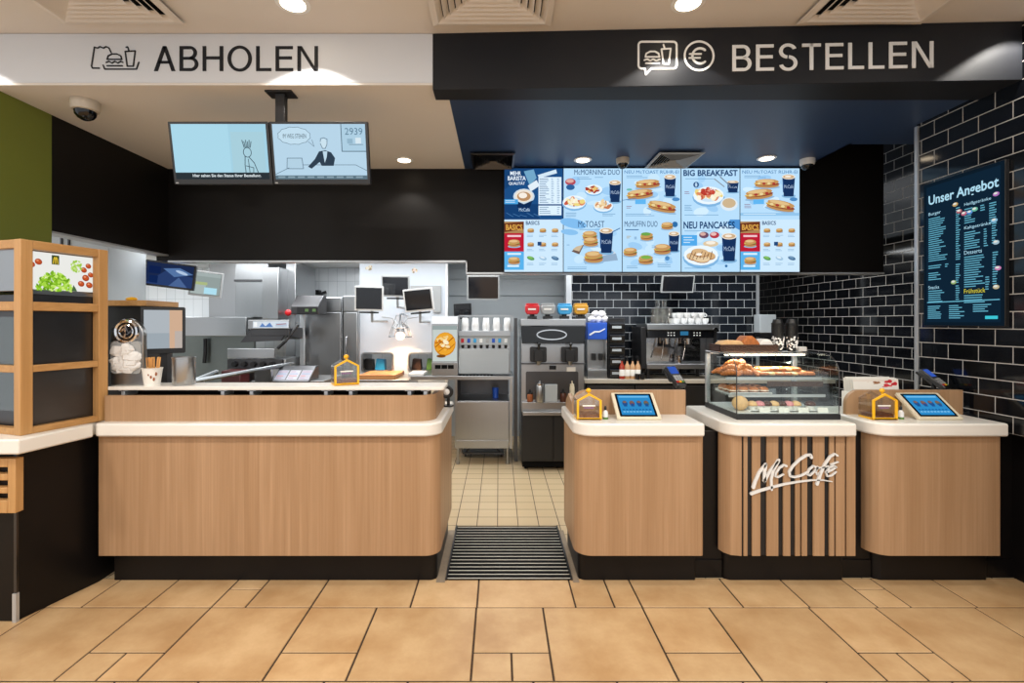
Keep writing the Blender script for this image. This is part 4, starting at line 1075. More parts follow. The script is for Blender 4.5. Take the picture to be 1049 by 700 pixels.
def plate(p, x, y, r, food, dish=True):
    if dish: p.ell(x, y + r * .12, r * 1.05, r * .62, '#7DB1DC'); p.ell(x, y, r, r * .58, '#E6F2FB'); p.ell(x, y, r * .75, r * .42, '#C8E0F2')
    rr = random.Random(int(x * 7 + y))
    for i in range(34):
        a = rr.uniform(0, 6.28); q = rr.uniform(0, .78) * r; p.ell(x + q * math.cos(a), y + q * .5 * math.sin(a) - r * .08, r * rr.uniform(.15, .32), r * rr.uniform(.09, .2), rr.choice(food), rr.uniform(0, 3), 9)
MIX = ['#C0563F', '#D98B5C', '#E3C06F', '#F1E5B8', '#A33B2C', '#D6A46A']
EGG = ['#F2E9C8', '#E8D27E', '#C4573F', '#D88860', '#F6F0DA']
PAN = ['#C99A63', '#E8D3AE', '#8E5E3A', '#F2ECE0', '#6E4636']
DK = '#173F6E'
def lines(p, x, y, w, n, col='#6E9CC4', dy=1.7, th=.6):
    rr = random.Random(int(x * 13 + y * 5))
    for i in range(n): p.rect(x, y + i * dy, x + w * rr.uniform(.6, 1), y + i * dy + th, col)
def wash(p, y0, y1, seed):
    rr = random.Random(seed)
    p.rect(0, y0, 60, y1, '#B4DAF6')
    for i in range(9): 
        x, y, a, b = rr.uniform(8, 52), rr.uniform(y0 + 8, y1 - 8), rr.uniform(4, 8), rr.uniform(2, 5)
        p.ell(x, y, a, b, rr.choice(['#C4E3F9', '#A3CFF2', '#CFE9FB', '#9BC9EF']), rr.uniform(-.4, .4), 12)
def basics(p):
    p.rect(0, 53, 60, 107, '#C9E4F8'); p.rect(0, 55, 20, 67, '#A98355'); 
    p.poly([(0, 57), (0, 66), (20, 63), (20, 55)], '#6B3520'); p.text('BASICS', 1.5, 58, 18.5, 64, '#D7A24B', .03)
    p.rect(0, 67, 20, 86, '#B81D34'); p.rect(3, 69, 17, 71, '#EBC4CB'); p.rect(0, 86, 20, 105, '#58AEE6'); p.rect(3, 87.5, 17, 89.5, '#D5ECFB'); p.rect(3, 100, 15, 102, '#D5ECFB')
    sandwich(p, 10, 77, 12); sandwich(p, 10, 95, 12)
    p.text('BASICS', 22, 54.5, 36, 58.5, DK, .02)
    for i in range(3):
        for j in range(3):
            x, y = 27 + i * 12.5, 64 + j * 14.5
            if j == 2:
                p.ell(x, y, 4, 2, ('#5B9A55', '#9CC0DB', '#4A6F94')[i], .3); p.ell(x - .5, y - .8, 2.6, 1.1, ('#83BC62', '#D8E8F4', '#6E93B5')[i], .3)
            else: sandwich(p, x, y, 6.8)
            lines(p, x - 4, y + 5, 8, 2, '#7FA8CB', 1.4, .5)
    p.rect(34, 76, 38, 80, '#1B4577')
def s1(p):
    p.rect(0, 0, 60, 53, '#1C4C82'); p.poly([(0, 0), (0, 22), (30, 0)], '#17406F'); p.rect(0, 37, 36, 53, '#163E70')
    p.poly([(20, 3), (26, 18), (33, 10), (30, 1)], '#6FA3C4'); p.poly([(34, 7), (36, 10), (54, 5), (53, 1)], '#CFE3F0')
    p.text('MEHR', 6, 3, 17, 7, '#E4F0FA', .02); p.text('BARISTA', 3.5, 8, 22, 12.5, '#E4F0FA', .02); p.text('QUALITÄT', 4.5, 13.5, 21, 17.5, '#E4F0FA', .02)
    p.poly([(24, 18), (27, 24), (36, 18), (33, 12)], '#DCE9F2')
    p.ell(20, 29, 11, 8, '#C3D8E8'); p.ell(20, 28.5, 9.3, 6.6, '#E7DDD0'); p.ell(20, 29, 7, 4.8, '#B58A60'); p.ell(19, 28, 4.4, 3, '#F1E8DC'); p.poly([(11, 33), (14, 41), (26, 41), (29, 33), (20, 37)], '#0F2A52')
    p.rect(0, 32, 14, 37, '#4BA0DC'); lines(p, 1, 33, 10, 2, '#CFE6F7'); p.text('McCafé', 15, 41, 26, 44.5, '#BFD9F0')
    for i in range(5): p.line([(2 + i * 7, 46 + i % 3), (9 + i * 7, 50)], .4, '#4F83B8')
    p.rect(35, 9, 58.5, 37, '#D9ECFA'); p.rect(35, 38.5, 58.5, 48.5, '#D9ECFA')
    for i in range(15):
        y = 10.5 + i * 1.75; lines(p, 36, y, 11 if i % 5 else 9, 1, '#5F83A8' if i % 5 else '#2D527C'); lines(p, 48, y, 3, 1, '#7C9CBC'); lines(p, 54, y, 3, 1, '#7C9CBC')
    for i in range(4): lines(p, 36, 40 + i * 2, 12, 1, '#5F83A8'); lines(p, 54, 40 + i * 2, 3, 1, '#7C9CBC')
    basics(p)
def s2(p):
    wash(p, 0, 53, 3); p.text('McMORNING DUO', 11, 1.2, 58, 6.6, DK, 0.0); lines(p, 14, 9, 16, 2); lines(p, 32, 9, 10, 1)
    p.ell(7, 14, 5.5, 3.6, '#B04A58'); p.ell(6.5, 13, 4, 2, '#D9A9A0'); p.ell(7, 19.5, 4.5, 3, '#2C5E96')
    plate(p, 31, 22, 9, MIX); plate(p, 11, 35, 12, EGG); plate(p, 41, 39, 10, ['#D3A46E', '#E9CFA0', '#C47A54', '#F1E4C8'])
    coffee(p, 53, 24, 12, 22); lines(p, 2, 46, 14, 3); lines(p, 40, 47, 14, 2)
    wash(p, 53, 107, 5); p.ell(10, 57, 14, 5, '#7FB9EA', .2, 16); p.ell(6, 66, 9, 3, '#86BDEA', .1); p.text('McTOAST', 15, 54.5, 42, 61, DK, 0.0)
    lines(p, 16, 63, 22, 1); p.poly([(20, 94), (22, 99), (56, 95), (54, 88)], '#8FA9C4'); p.poly([(20, 94), (54, 88), (50, 84), (26, 88)], '#C8D5E2')
    sandwich(p, 27, 69, 15); sandwich(p, 28, 75.5, 15); p.poly([(8, 86), (16, 89), (21, 79), (13, 82)], '#6E5A50'); p.poly([(9, 84), (16, 86), (20, 79), (13, 81)], '#C9B79A')
    sandwich(p, 31, 91, 19); coffee(p, 44, 75, 14, 25); p.line([(50, 66), (58, 62)], .9, '#2F66A0'); lines(p, 3, 79, 4, 1); lines(p, 4, 102, 22, 2)
def s3(p):
    wash(p, 0, 53, 7); p.text('NEU McTOAST RÜHR-EI', 2, 1.2, 58, 5.4, '#2C6CA6', 0.0); lines(p, 4, 7.5, 26, 2)
    sandwich(p, 26, 15.5, 25, -.06, True); sandwich(p, 18, 26, 27, -.12, True); coffee(p, 49, 18, 12, 22); sandwich(p, 41, 39, 29, .2, True)
    p.rect(13, 32, 24, 37, '#5FB2EC'); p.line([(0, 33), (14, 31)], .6, '#3B74AC'); lines(p, 4, 39, 7, 2, '#8C6A86'); lines(p, 3, 47, 40, 2); p.ell(7, 22, 3, 1.2, '#6FB7AE'); p.ell(55, 32, 4, 2, '#4B86BE')
    wash(p, 53, 107, 9); p.text('McMUFFIN DUO', 2, 54.5, 36, 60.5, DK, 0.0); lines(p, 3, 63, 20, 1, '#3C6C9C', 1, 1); p.ell(54, 58, 3, 3, '#2C6CA6')
    sandwich(p, 46, 59, 12); sandwich(p, 25, 70, 13); sandwich(p, 8, 86, 14); sandwich(p, 24, 94, 15); coffee(p, 53, 76, 11, 20); sandwich(p, 41, 83, 17)
    lines(p, 4, 70, 5, 2, '#B39A5A'); lines(p, 12, 71, 4, 2, '#2F66A0'); lines(p, 30, 80, 5, 2); lines(p, 4, 101, 18, 2); lines(p, 36, 98, 14, 3); p.ell(46, 93, 2.4, 2.4, '#4A86BE')
    p.ell(24, 68, 5, 1.8, '#6BA14A'); p.ell(24, 92, 5.5, 1.8, '#79AE4C')
def s4(p):
    wash(p, 0, 53, 11); p.text('BIG BREAKFAST', 2, 1.5, 58, 8, DK, .03); lines(p, 4, 10.5, 30, 1)
    plate(p, 28, 28, 16, EGG); plate(p, 27, 25, 8, ['#B5392E', '#D06A55', '#C94A3A', '#E0A08A'], False); p.ell(49, 37, 9, 7, '#D9E6EF'); p.ell(49, 36, 7, 5, '#C9B08C'); coffee(p, 53, 19, 12, 12)
    p.line([(34, 11), (44, 19)], 1.2, '#8E9BA8'); p.line([(40, 9), (50, 18)], 1.2, '#7C8A99'); p.ell(15, 17, 3, 3, '#274F80'); p.ell(15, 17, 1.2, 2.2, '#B7D4EC'); lines(p, 3, 24, 6, 2, '#8C6A86'); lines(p, 3, 38, 9, 4); lines(p, 3, 48, 46, 1)
    wash(p, 53, 107, 13); p.poly([(50, 53), (47, 57), (60, 64), (60, 53)], '#4C8FCF'); p.text('NEU PANCAKES', 2, 55, 55, 62.5, DK, .028); lines(p, 3, 64.5, 28, 1)
    p.rect(0, 69, 16, 80, '#4FA6E6'); lines(p, 2, 71, 11, 3, '#CBE5F8', 2.6, .9); p.ell(23, 69, 5, 3.4, '#6C4A60'); p.ell(22, 68, 3, 1.8, '#D3A9A0'); p.ell(34, 69, 5, 3.4, '#B33B45'); p.ell(33, 68, 3, 1.8, '#E4B8B4')
    p.ell(30, 78, 8, 3.2, '#D9C3A0'); p.ell(30, 77, 5, 1.8, '#F1E9DB'); p.ell(20, 92.2, 18.9, 11.2, '#7DB1DC'); p.ell(20, 90, 18, 10.4, '#E6F2FB')
    for i, (a, b) in enumerate(((14, 91, ), (26, 90), (20, 93), (19, 87))): p.ell(a, b + .8, 9, 4.2, '#A9764A', .1); p.ell(a, b, 9, 4, ('#D9B98E', '#CFA878', '#E3C9A2', '#D4B083')[i], .1)
    for i in range(7): p.line([(8 + i * 3.6, 94 - (i % 2)), (11 + i * 3.4, 86 + (i % 3))], .7, '#6B4530')
    p.ell(18, 89, 3, 1.4, '#F6F1E8'); coffee(p, 49, 82, 15, 28); lines(p, 3, 103, 34, 1); p.ell(46, 101, 1.4, 1.4, '#2C6CA6')
def s5(p):
    s3top(p); basics(p)
def s3top(p):
    wash(p, 0, 53, 17); p.text('NEU McTOAST RÜHR-EI', 2, 1.2, 58, 5.4, '#2C6CA6', 0.0); lines(p, 4, 7.5, 26, 2)
    sandwich(p, 27, 15, 25, 0, True); sandwich(p, 19, 26, 28, -.12, True); coffee(p, 49, 18, 13, 22); sandwich(p, 41, 38, 29, .2, True)
    p.rect(13, 32, 24, 37, '#5FB2EC'); lines(p, 4, 37, 7, 3, '#8C6A86'); p.rect(0, 46, 60, 49, '#8FC0E6'); lines(p, 3, 47, 50, 1, '#DCEEFA'); p.ell(54, 32, 4, 2, '#4B86BE')
edg = [516.3, 577, 637.3, 697.7, 758, 819.3]
labs = ['first menu screen with a latte and barista price list on dark blue', 'menu screen with breakfast plates above a toast and coffee', 'menu screen with scrambled egg toasts above muffin burgers', 'menu screen with a big breakfast plate above pancakes', 'last menu screen with egg toasts above a small burger grid']
zt, zb2 = PZ(172.6, YM), PZ(278.6, YM)
for i, dr in enumerate((s1, s2, s3, s4, s5)):
    xa, xb = PX(edg[i], YM), PX(edg[i + 1], YM)
    t = thing('menu_screen', labs[i], 'menu screen', ((xa + xb) / 2, YH, zb2), group='menu screens over the order counters')
    m = MB(); m.box(xa, xb, YM, YM + .045, zb2 - .006, zt + .003); part('housing', m, M['black_mat'], t, .002)
    m = MB(); m.box(xa + .15, xb - .15, YM + .045, YH + .002, zb2 + .2, zt - .2); part('wall_bracket', m, M['black_mat'], t)
    p = Pic(60, 107); dr(p)
    p.build('menu_picture', M['screen'], t, (xa + .004, YM - .0005, zt), (1, 0, 0), (0, 0, 1), xb - xa - .008, zt - zb2)

# offer board on the near tiled wall
ya, yb = 3.3 * F / (950 - VX), 3.3 * F / (1034.5 - VX); z1 = PZ(190, ya); z0 = PZ(334, ya)
t = thing('offer_board', 'dark backlit price board with pale list text on the near black tiled wall', 'menu board', (XN, (ya + yb) / 2, z0))
m = MB(); m.box(XN - .03, XN - .0005, yb, ya, z0, z1); part('housing', m, M['black_mat'], t, .003)
p = Pic(100, 176); p.rect(0, 0, 100, 176, '#0C1A26'); p.rect(4, 4, 96, 172, '#0E2233')
p.text('Unser Angebot', 7, 15, 94, 30, '#A9D6EA', .02)
rr = random.Random(21)
def bl(x, y, w, n, col='#5FA6BE', dy=2.6, th=1.1):
    for i in range(n): p.rect(x, y + i * dy, x + w * rr.uniform(.55, 1), y + i * dy + th, col)
p.text('Burger', 7, 36, 24, 41, '#A9D6EA'); bl(7, 43.5, 26, 21); bl(44, 38, 6, 24)
bl(7, 102, 20, 2); bl(30, 102, 5, 2); bl(7, 111, 18, 4); bl(44, 104, 6, 9); p.text('Snacks', 7, 127, 22, 131, '#A9D6EA'); bl(7, 133, 22, 6); bl(44, 129, 6, 8)
p.text('Heißgetränke', 55, 35, 86, 39.5, '#A9D6EA'); bl(55, 42, 14, 7); bl(74, 42, 6, 3); bl(84, 42, 8, 9); p.text('Kaltgetränke', 55, 62, 86, 66.5, '#A9D6EA'); bl(55, 69, 20, 8); bl(78, 69, 5, 8); bl(87, 62, 6, 10)
p.text('Desserts', 55, 90, 76, 94.5, '#A9D6EA'); bl(55, 97, 25, 14); bl(80, 122, 5, 6); bl(88, 96, 6, 14); p.text('Frühstück', 55, 134, 80, 139, '#D9CF3C'); bl(55, 141, 34, 4)
for x, y, c in ((44, 34, '#B99A63'), (49, 43, '#A9646C'), (55, 47, '#B7637C'), (62, 47, '#4E86C8'), (68, 45, '#66B59A'), (92, 34, '#A76BB0'), (90, 62, '#7FB2CF'), (92, 86, '#9DB8C6'), (94, 114, '#C07AA8'), (42, 125, '#8FA96E'), (92, 134, '#B9AC8B')): p.ell(x, y, 3.6, 2.4, c); p.ell(x - .6, y - .8, 2.2, 1.2, '#D7D9D2')
p.rect(6, 147, 96, 148.2, '#5FA6BE'); bl(7, 152, 20, 7, dy=2.4); bl(36, 152, 22, 7, dy=2.4); bl(66, 152, 24, 4, dy=2.4); p.rect(80, 165, 94, 168.5, '#3CC0D0')
p.build('price_list', M['screen'], t, (XN - .0305, ya - .004, z1 - .004), (0, -1, 0), (0, 0, 1), ya - yb - .008, z1 - z0 - .008)
# ------------------------------------------------------------------ kitchen: passage end
# drinks station
yd = 5.85; zd = PZ(385.5, yd)
t = thing('drinks_station', 'steel drinks station with coloured buttons and black spouts behind the passage', 'drinks machine', (-.18, 6.15, 0))
xa, xb = PX(465, yd), PX(526, yd)
m = MB(); m.box(PX(420.5, yd), xb, yd, 6.5, zd - .045, zd); part('worktop', m, M['steel_h'], t, .004)
m = MB()
for i in range(10): m.box(PX(470 + i * 3.6, 5.9), PX(472.4 + i * 3.6, 5.9), 5.90, 5.97, zd, zd + .004)
part('drip_grille', m, M['rubber'], t)
za, zb_ = PZ(459.5, yd), PZ(411.5, yd)
m = MB(); m.box(xa + .02, xb - .05, yd + .01, 6.48, za, zb_ + .005); part('cabinet', m, M['steel'], t, .004)
m = MB(); m.box(xa + .03, xb - .06, yd - .004, yd + .01, PZ(450, yd), zb_ - .004); part('door', m, M['steel'], t, .003)
m = MB(); m.box(xa + .03, xb - .06, yd - .004, yd + .01, za, PZ(451.5, yd)); part('lower_band', m, M['steel'], t, .003)
m = MB(); m.box(xa + .02, xb - .05, 6.44, 6.48, zb_, zd - .04); m.box(xa + .02, xa + .035, yd + .01, 6.48, zb_, zd - .04); part('shelf_recess', m, M['steel_dark'], t)
for x in (xa + .01, xb - .045):
    m = MB(); m.box(x, x + .03, yd, yd + .03, za, zd - .04); part('front_post', m, M['steel'], t)
for x, y in ((xa + .045, yd + .04), (xb - .07, yd + .04), (xa + .045, 6.42), (xb - .07, 6.42)):
    m = MB(); m.cyl((x, y, 0), (x, y, za + .01), .017); m.cyl((x, y, 0), (x, y, .03), .024); part('leg', m, M['steel'], t)
m = MB(); xl_, xr_ = PX(470, 6.0), PX(523, 6.0)
m.box(xl_, xr_, 6.02, 6.4, zd, PZ(340, 6.0)); part('tower', m, M['steel'], t, .004)
m = MB(); m.prism([(5.93, PZ(383, 5.93)), (6.02, PZ(383, 6.0)), (6.02, PZ(357, 6.0)), (5.98, PZ(357, 6.0))], xl_, xr_ - .02, 'x'); part('splash_panel', m, M['steel_mid'], t, .003)
m = MB(); m.box(xl_, xr_, 5.96, 6.03, PZ(344.5, 6), PZ(339, 6)); part('canopy_strip', m, M['steel_h'], t, .003)
m = MB(); m.box(xl_ + .005, xr_ - .02, 5.975, 6.03, PZ(353.5, 6), PZ(344.5, 6)); part('button_panel', m, M['grey_panel'], t, .003)
for i, c in enumerate(('red', 'blue', 'cyan', 'white_pl', 'grey_pl', 'blue', 'cyan', 'white_pl')):
    x = PX(474 + i * 6.3, 6.0)
    m = MB(); m.box(x - .018, x + .018, 5.968, 5.976, PZ(351, 6), PZ(347, 6)); part('button', m, M[c], t)
    m = MB(); m.cyl((x, 5.99, PZ(356.8, 6)), (x, 5.99, PZ(353.4, 6)), .015, .02, 10); part('spout', m, M['black_mat'], t)
m = MB()
for px in (470, 524.5): m.box(PX(px, 6.1) - .014, PX(px, 6.1) + .014, 6.08, 6.11, PZ(340, 6.1), PZ(323.5, 6.1))
m.box(PX(470, 6.1), PX(524.5, 6.1), 6.08, 6.11, PZ(324.5, 6.1) , PZ(323, 6.1))
for px in (481, 492, 503, 514): m.box(PX(px, 6.12) - .004, PX(px, 6.12) + .004, 6.1, 6.12, PZ(340, 6.1), PZ(324, 6.1))
part('cup_rack', m, M['steel'], t)
m = MB(); m.box(PX(526.5, 6.0), PX(530, 6.0), 5.98, 6.03, 0, PZ(326, 6)); part('side_upright', m, M['steel_dark'], t)
for i, px in enumerate((476.5, 487, 498, 508.5, 519.5)):
    x = PX(px, 6.06); z = PZ(340, 6.0) + .001
    m = MB()
    for k in range(3): m.lathe((x, 6.06, z + k * .03), [(.046, 0), (.048, .006), (.036, .105), (.034, .112), (.001, .112)], 18)
    o = solo('cup_column', m, M['white_pl'], 'column of upturned white cups in the rack on the drinks station', 'cups', group='upturned cup columns on the drinks station')
m = MB(); m.lathe((PX(507.5, 6.0), 6.1, zb_ + .006), [(.035, 0), (.04, .1), (.04, .13), (.001, .131)], 16); solo('blue_tub', m, M['blue'], 'blue tub on the open shelf of the drinks station', 'tub')
# small floor trolley under it
m = MB(); m.box(PX(475, 6.3), PX(516, 6.3), 6.1, 6.4, .06, .075)
for px in (478, 512): m.tube([(PX(px, 6.2), 6.15, .075), (PX(px + (6 if px < 490 else -6), 6.2), 6.15, .16)], .012)
for px in (477, 514): m.cyl((PX(px, 6.2) - .01, 6.2, .03), (PX(px, 6.2) + .012, 6.2, .03), .03)
solo('floor_dolly', m, M['steel_dark'], 'low dark dolly on the floor under the drinks station', 'dolly')

# dessert warmer with lit pastry picture
yw = 5.8; xa, xb = PX(441.5, yw), PX(468.5, yw); zw = zd
t = thing('pastry_warmer', 'steel pastry warmer with glowing pie picture on the drinks station worktop', 'food warmer', ((xa + xb) / 2, 5.98, zw))
m = MB(); m.box(xa, xb, 5.88, 6.15, zw + .001, PZ(325, yw)); part('body', m, M['steel'], t, .004)
m = MB(); m.box(xa, xb, 5.855, 5.88, PZ(332, yw), PZ(324, yw)); part('lit_header', m, emit('warmer_header', '#F2F4F5', 1.0), t, .003)
p = Pic(26, 37); p.rect(0, 0, 26, 37, '#C9D2CE'); p.rect(0, 0, 26, 4, '#9AA7A6')
p.ell(13, 19, 11.5, 12.5, '#D88A1E', .3); p.ell(13, 18.5, 10.8, 11.6, '#F0A933', .3)
rr = random.Random(6)
for i in range(26):
    a = rr.uniform(0, 6.28); q = rr.uniform(0, 9); p.ell(13 + q * math.cos(a), 18.5 + q * 1.05 * math.sin(a), rr.uniform(1, 2.6), rr.uniform(.6, 1.5), rr.choice(['#F7D48A', '#E58E1F', '#FBE7B8', '#C96F12', '#F4B84B']), rr.uniform(-.6, 1))
p.line([(3, 22), (9, 17), (15, 18), (22, 12)], 1, '#A8560E'); p.line([(6, 27), (12, 23), (18, 24), (23, 19)], .8, '#B8660F'); p.ell(14, 17, 3.4, 2.2, '#FFF0CC', .5); p.ell(11, 20.5, 2.2, 1.6, '#FDEBC0', -.3); p.ell(16, 21.5, 2.6, 1.4, '#FBE3AE', .2); p.ell(9, 31.5, 5, 1.6, '#7A4A1C')
p.build('pie_picture', M['backlit'], t, (xa + .01, 5.8795, PZ(334, yw)), (1, 0, 0), (0, 0, 1), xb - xa - .02, PZ(334, yw) - PZ(371, yw))
m = MB(); m.box(xa, xb, 5.86, 5.88, zw + .002, PZ(372, yw)); part('control_panel', m, M['steel_h'], t, .003)
for i in range(3):
    m = MB(); x = xa + .04 + i * (xb - xa - .08) / 3; m.box(x, x + .07, 5.856, 5.861, PZ(378.5, yw), PZ(374.5, yw)); part('vent_slot', m, M['rubber'], t)

# soft-serve machine
yi = 5.63; xa, xb = PX(533.5, yi), PX(600, yi)
t = thing('ice_cream_machine', 'tall soft-serve ice cream machine with black header behind the passage', 'ice cream machine', ((xa + xb) / 2, 5.95, 0))
Z = lambda py: PZ(py, yi)
m = MB(); m.box(xa + .01, xb - .01, yi + .06, 6.3, .09, Z(335)); part('body', m, M['steel'], t, .005)
m = MB(); m.prism([(xa + .015, Z(352)), (xb - .015, Z(352)), (xb, Z(336)), (xb, Z(334)), (xa, Z(334)), (xa, Z(336))], yi - .02, 6.25, 'y'); part('header', m, M['black_gloss'], t, .006)
m = MB(); m.box(xa, xb, yi - .01, 6.25, Z(334) + .0005, Z(327)); part('top_deck', m, M['steel_h'], t, .005)
m = MB(); xc = (xa + xb) / 2
m.stroke([(xc - .02 + .17 * math.cos(a * PI / 16), Z(343) + .055 * math.sin(a * PI / 16)) for a in range(33)], .012, yi - .026, yi - .02); part('header_oval', m, M['chrome'], t)
m = MB(); m.prism([(xc - .02 + .13 * math.cos(a * PI / 16), Z(343) + .036 * math.sin(a * PI / 16)) for a in range(32)], yi - .023, yi - .02, 'y'); part('header_badge', m, M['screen_off'], t)
for px in (551.5, 583.5):
    x = PX(px, yi)
    m = MB(); m.prism(rrect(x - .095, x + .095, Z(371), Z(355.5), .02), yi - .02, yi + .062, 'y'); m.box(x - .05, x + .05, yi - .06, yi - .02, Z(370), Z(358)); h = part('dispensing_head', m, M['black_mat'], t, .004)
    m = MB(); m.cyl((x, yi - .05, Z(358)), (x, yi - .09, Z(353)), .012); m.ball((x, yi - .092, Z(352.5)), .02); part('draw_handle', m, M['black_gloss'], h)
    m = MB(); m.cyl((x, yi - .04, Z(370)), (x, yi - .04, Z(374)), .03, .02); part('nozzle', m, M['steel'], h)
m = MB(); m.box(xa + .01, xb - .01, yi + .045, yi + .062, Z(372.6), Z(353)); part('face_plate', m, M['steel'], t, .002)
m = MB(); m.box(xa + .005, xb - .005, yi, yi + .07, Z(373.5), Z(372)); part('ledge', m, M['steel_dark'], t, .002)
m = MB(); m.box(xa + .01, xb - .01, yi + .045, yi + .062, Z(412), Z(373)); part('lower_face', m, M['steel'], t, .002)
m = MB(); m.prism(rrect(xa + .06, xb - .08, Z(410), Z(381), .02), yi + .036, yi + .046, 'y'); part('recess_panel', m, M['steel_dark'], t)
m = MB(); m.box(PX(563, yi), PX(570, yi), yi + .03, yi + .046, Z(379), Z(375)); part('status_display', m, M['screen_off'], t)
m = MB(); m.box(PX(581, yi), PX(590, yi), yi + .03, yi + .046, Z(381), Z(376.5)); part('note_label', m, M['paper'], t)
m = MB(); m.box(xa + .01, xb - .01, yi - .02, yi + .06, Z(422), Z(412)); part('tray_front', m, M['steel_h'], t, .003)
m = MB(); m.prism([(yi - .09, Z(421)), (yi + .02, Z(418)), (yi + .02, Z(424)), (yi - .09, Z(424.5))], xa + .02, xb - .02, 'x'); part('drip_tray', m, M['steel_h'], t, .003)
m = MB(); m.box(xa + .01, xb - .01, yi, yi + .06, Z(424), Z(424) + .02); m.box(xa + .01, xb - .01, yi, yi + .059, .1, Z(424)); part('lower_cabinet', m, M['black_mat'], t, .003)
for a, b in ((xa + .015, xc - .005), (xc + .005, xb - .015)):
    m = MB(); m.box(a, b, yi - .012, yi, .11, Z(426)); part('door', m, M['black_mat'], t, .006)
m = MB(); m.box(xa + .02, xb - .02, yi + .03, 6.28, .03, .11); part('plinth', m, M['rubber'], t)
for x in (xa + .06, xb - .06):
    for y in (yi + .07, 6.2):
        m = MB(); m.cyl((x - .014, y, .034), (x + .014, y, .034), .034); part('caster', m, M['rubber'], t)
# topping shelf inside: pumps, bottles and tubs
ztop = Z(410) 
def tub(label, name, px, y, zbase, r, h, mt, lidm=None, cat='tub', group=None):
    x = PX(px, y); t = thing(name, label, cat, (x, y, zbase), group=group)
    m = MB(); m.lathe((x, y, zbase), [(r * .9, 0), (r, .01), (r, h * .9), (r * .85, h)], 18); part('body', m, mt, t)
    m = MB(); m.lathe((x, y, zbase + h), [(r * .88, 0), (r * .9, .015), (r * .3, .02), (r * .25, .05), (.001, .052)], 14); part('lid', m, lidm or M['black_mat'], t)
    return t
zs = Z(412) + .001
tub('steel sauce pump tub on the tray of the ice cream machine', 'sauce_pump', 553, yi - .018, zs, .05, .2, M['steel'], M['chrome'])
m = MB(); m.box(PX(558, yi), PX(571, yi), yi - .01, yi + .03, zs, Z(394)); solo('clear_cup_holder', m, M['grey_panel'], 'pale cup holder box in the middle of the ice cream machine tray', 'holder', bevel=.005)
tub('cream spoon tub on the tray of the ice cream machine', 'spoon_tub', 586, yi + .015, zs, .028, .19, M['cream_pl'], M['cream_pl'])
tub('brown topping tub at the front of the ice cream machine tray', 'topping_tub', 543, yi + .02, zs, .034, .09, M['crust_dark'])
tub('dark topping tub beside the cream spoon tub', 'topping_tub', 577, yi + .02, zs, .036, .1, M['choc'])
# topping dispensers above
def topper(label, px, mt):
    y = 5.78; x = PX(px, y); z = Z(327) + .001
    t = thing('topping_dispenser', label, 'dispenser', (x, y, z), group='topping dispensers on the ice cream machine')
    m = MB(); m.box(x - .055, x + .055, y - .05, y + .05, z, z + .035); m.cyl((x, y, z + .03), (x, y, z + .06), .03); part('stand', m, M['black_mat'], t, .004)
    m = MB(); m.prism([(x - .062, z + .055), (x + .062, z + .055), (x + .082, z + .09), (x + .082, z + .165), (x - .082, z + .165), (x - .082, z + .09)], y - .07, y + .07, 'y'); part('hopper', m, mt, t, .012)
    m = MB(); m.prism(rrect(x - .072, x + .072, z + .166, z + .185, .008), y - .06, y + .06, 'y'); part('lid', m, mt, t, .004)
    m = MB(); m.box(x - .05, x + .04, y - .0735, y - .07, z + .105, z + .125); part('name_label', m, M['paper'], t)
topper('red topping dispenser on top of the ice cream machine', 545, M['red'])
topper('grey topping dispenser between the red and blue ones', 561, M['grey_pl'])
topper('light blue topping dispenser on top of the ice cream machine', 578, M['cyan'])
topper('mustard yellow topping dispenser on top of the ice cream machine', 594.5, M['amber'])

# ------------------------------------------------------------------ back counter with the coffee things
yb_ = 6.12; zc_ = PZ(389, yb_)
t = thing('back_counter', 'steel-topped back counter along the black tiled back wall', 'counter', (2.6, 6.4, 0))
m = MB(); m.box(1.08, 4.25, yb_, 6.66, zc_ - .05, zc_); part('worktop', m, M['beige_pl'], t, .004)
m = MB(); m.box(1.1, 4.25, yb_ + .05, 6.66, 0, zc_ - .05); part('cabinet', m, M['black_lam'], t)
for i in range(5):
    m = MB(); m.box(1.12 + i * .62, 1.72 + i * .62, yb_ + .03, yb_ + .05, .12, zc_ - .08); part('door', m, M['steel_dark'], t, .003)
Zb = lambda py: PZ(py, 6.2)
# milkshake / ice dispenser with blue header
xa, xb = PX(602, 6.2), PX(622, 6.2)
t = thing('ice_dispenser', 'narrow steel dispenser with blue header between ice cream machine and drawer tower', 'dispenser', ((xa + xb) / 2, 6.4, zc_))
m = MB(); m.box(xa, xb, 6.38, 6.6, zc_ + .001, Zb(321)); part('back_body', m, M['steel'], t, .004)
m = MB(); m.box(xa, xb, 6.2, 6.38, Zb(348), Zb(333) + .03); part('blue_header', m, M['blue'], t, .006)
m = MB(); m.stroke([(xa + .03, Zb(343)), (xa + .09, Zb(340)), (xa + .15, Zb(340)), (xb - .03, Zb(337))], .022, 6.196, 6.2, .012); part('header_swoosh', m, M['white_pl'], t)
m = MB(); m.box(xa, xb, 6.2, 6.38, zc_ + .001, Zb(379)); part('drip_base', m, M['steel_h'], t, .003)
for x in (xa, xb - .012):
    m = MB(); m.box(x, x + .012, 6.22, 6.38, Zb(380), Zb(348)); part('side_panel', m, M['steel'], t)
for px in (609, 616):
    m = MB(); m.box(PX(px, 6.3) - .022, PX(px, 6.3) + .022, 6.3, 6.37, Zb(370), Zb(363)); part('lever', m, M['black_mat'], t, .003)
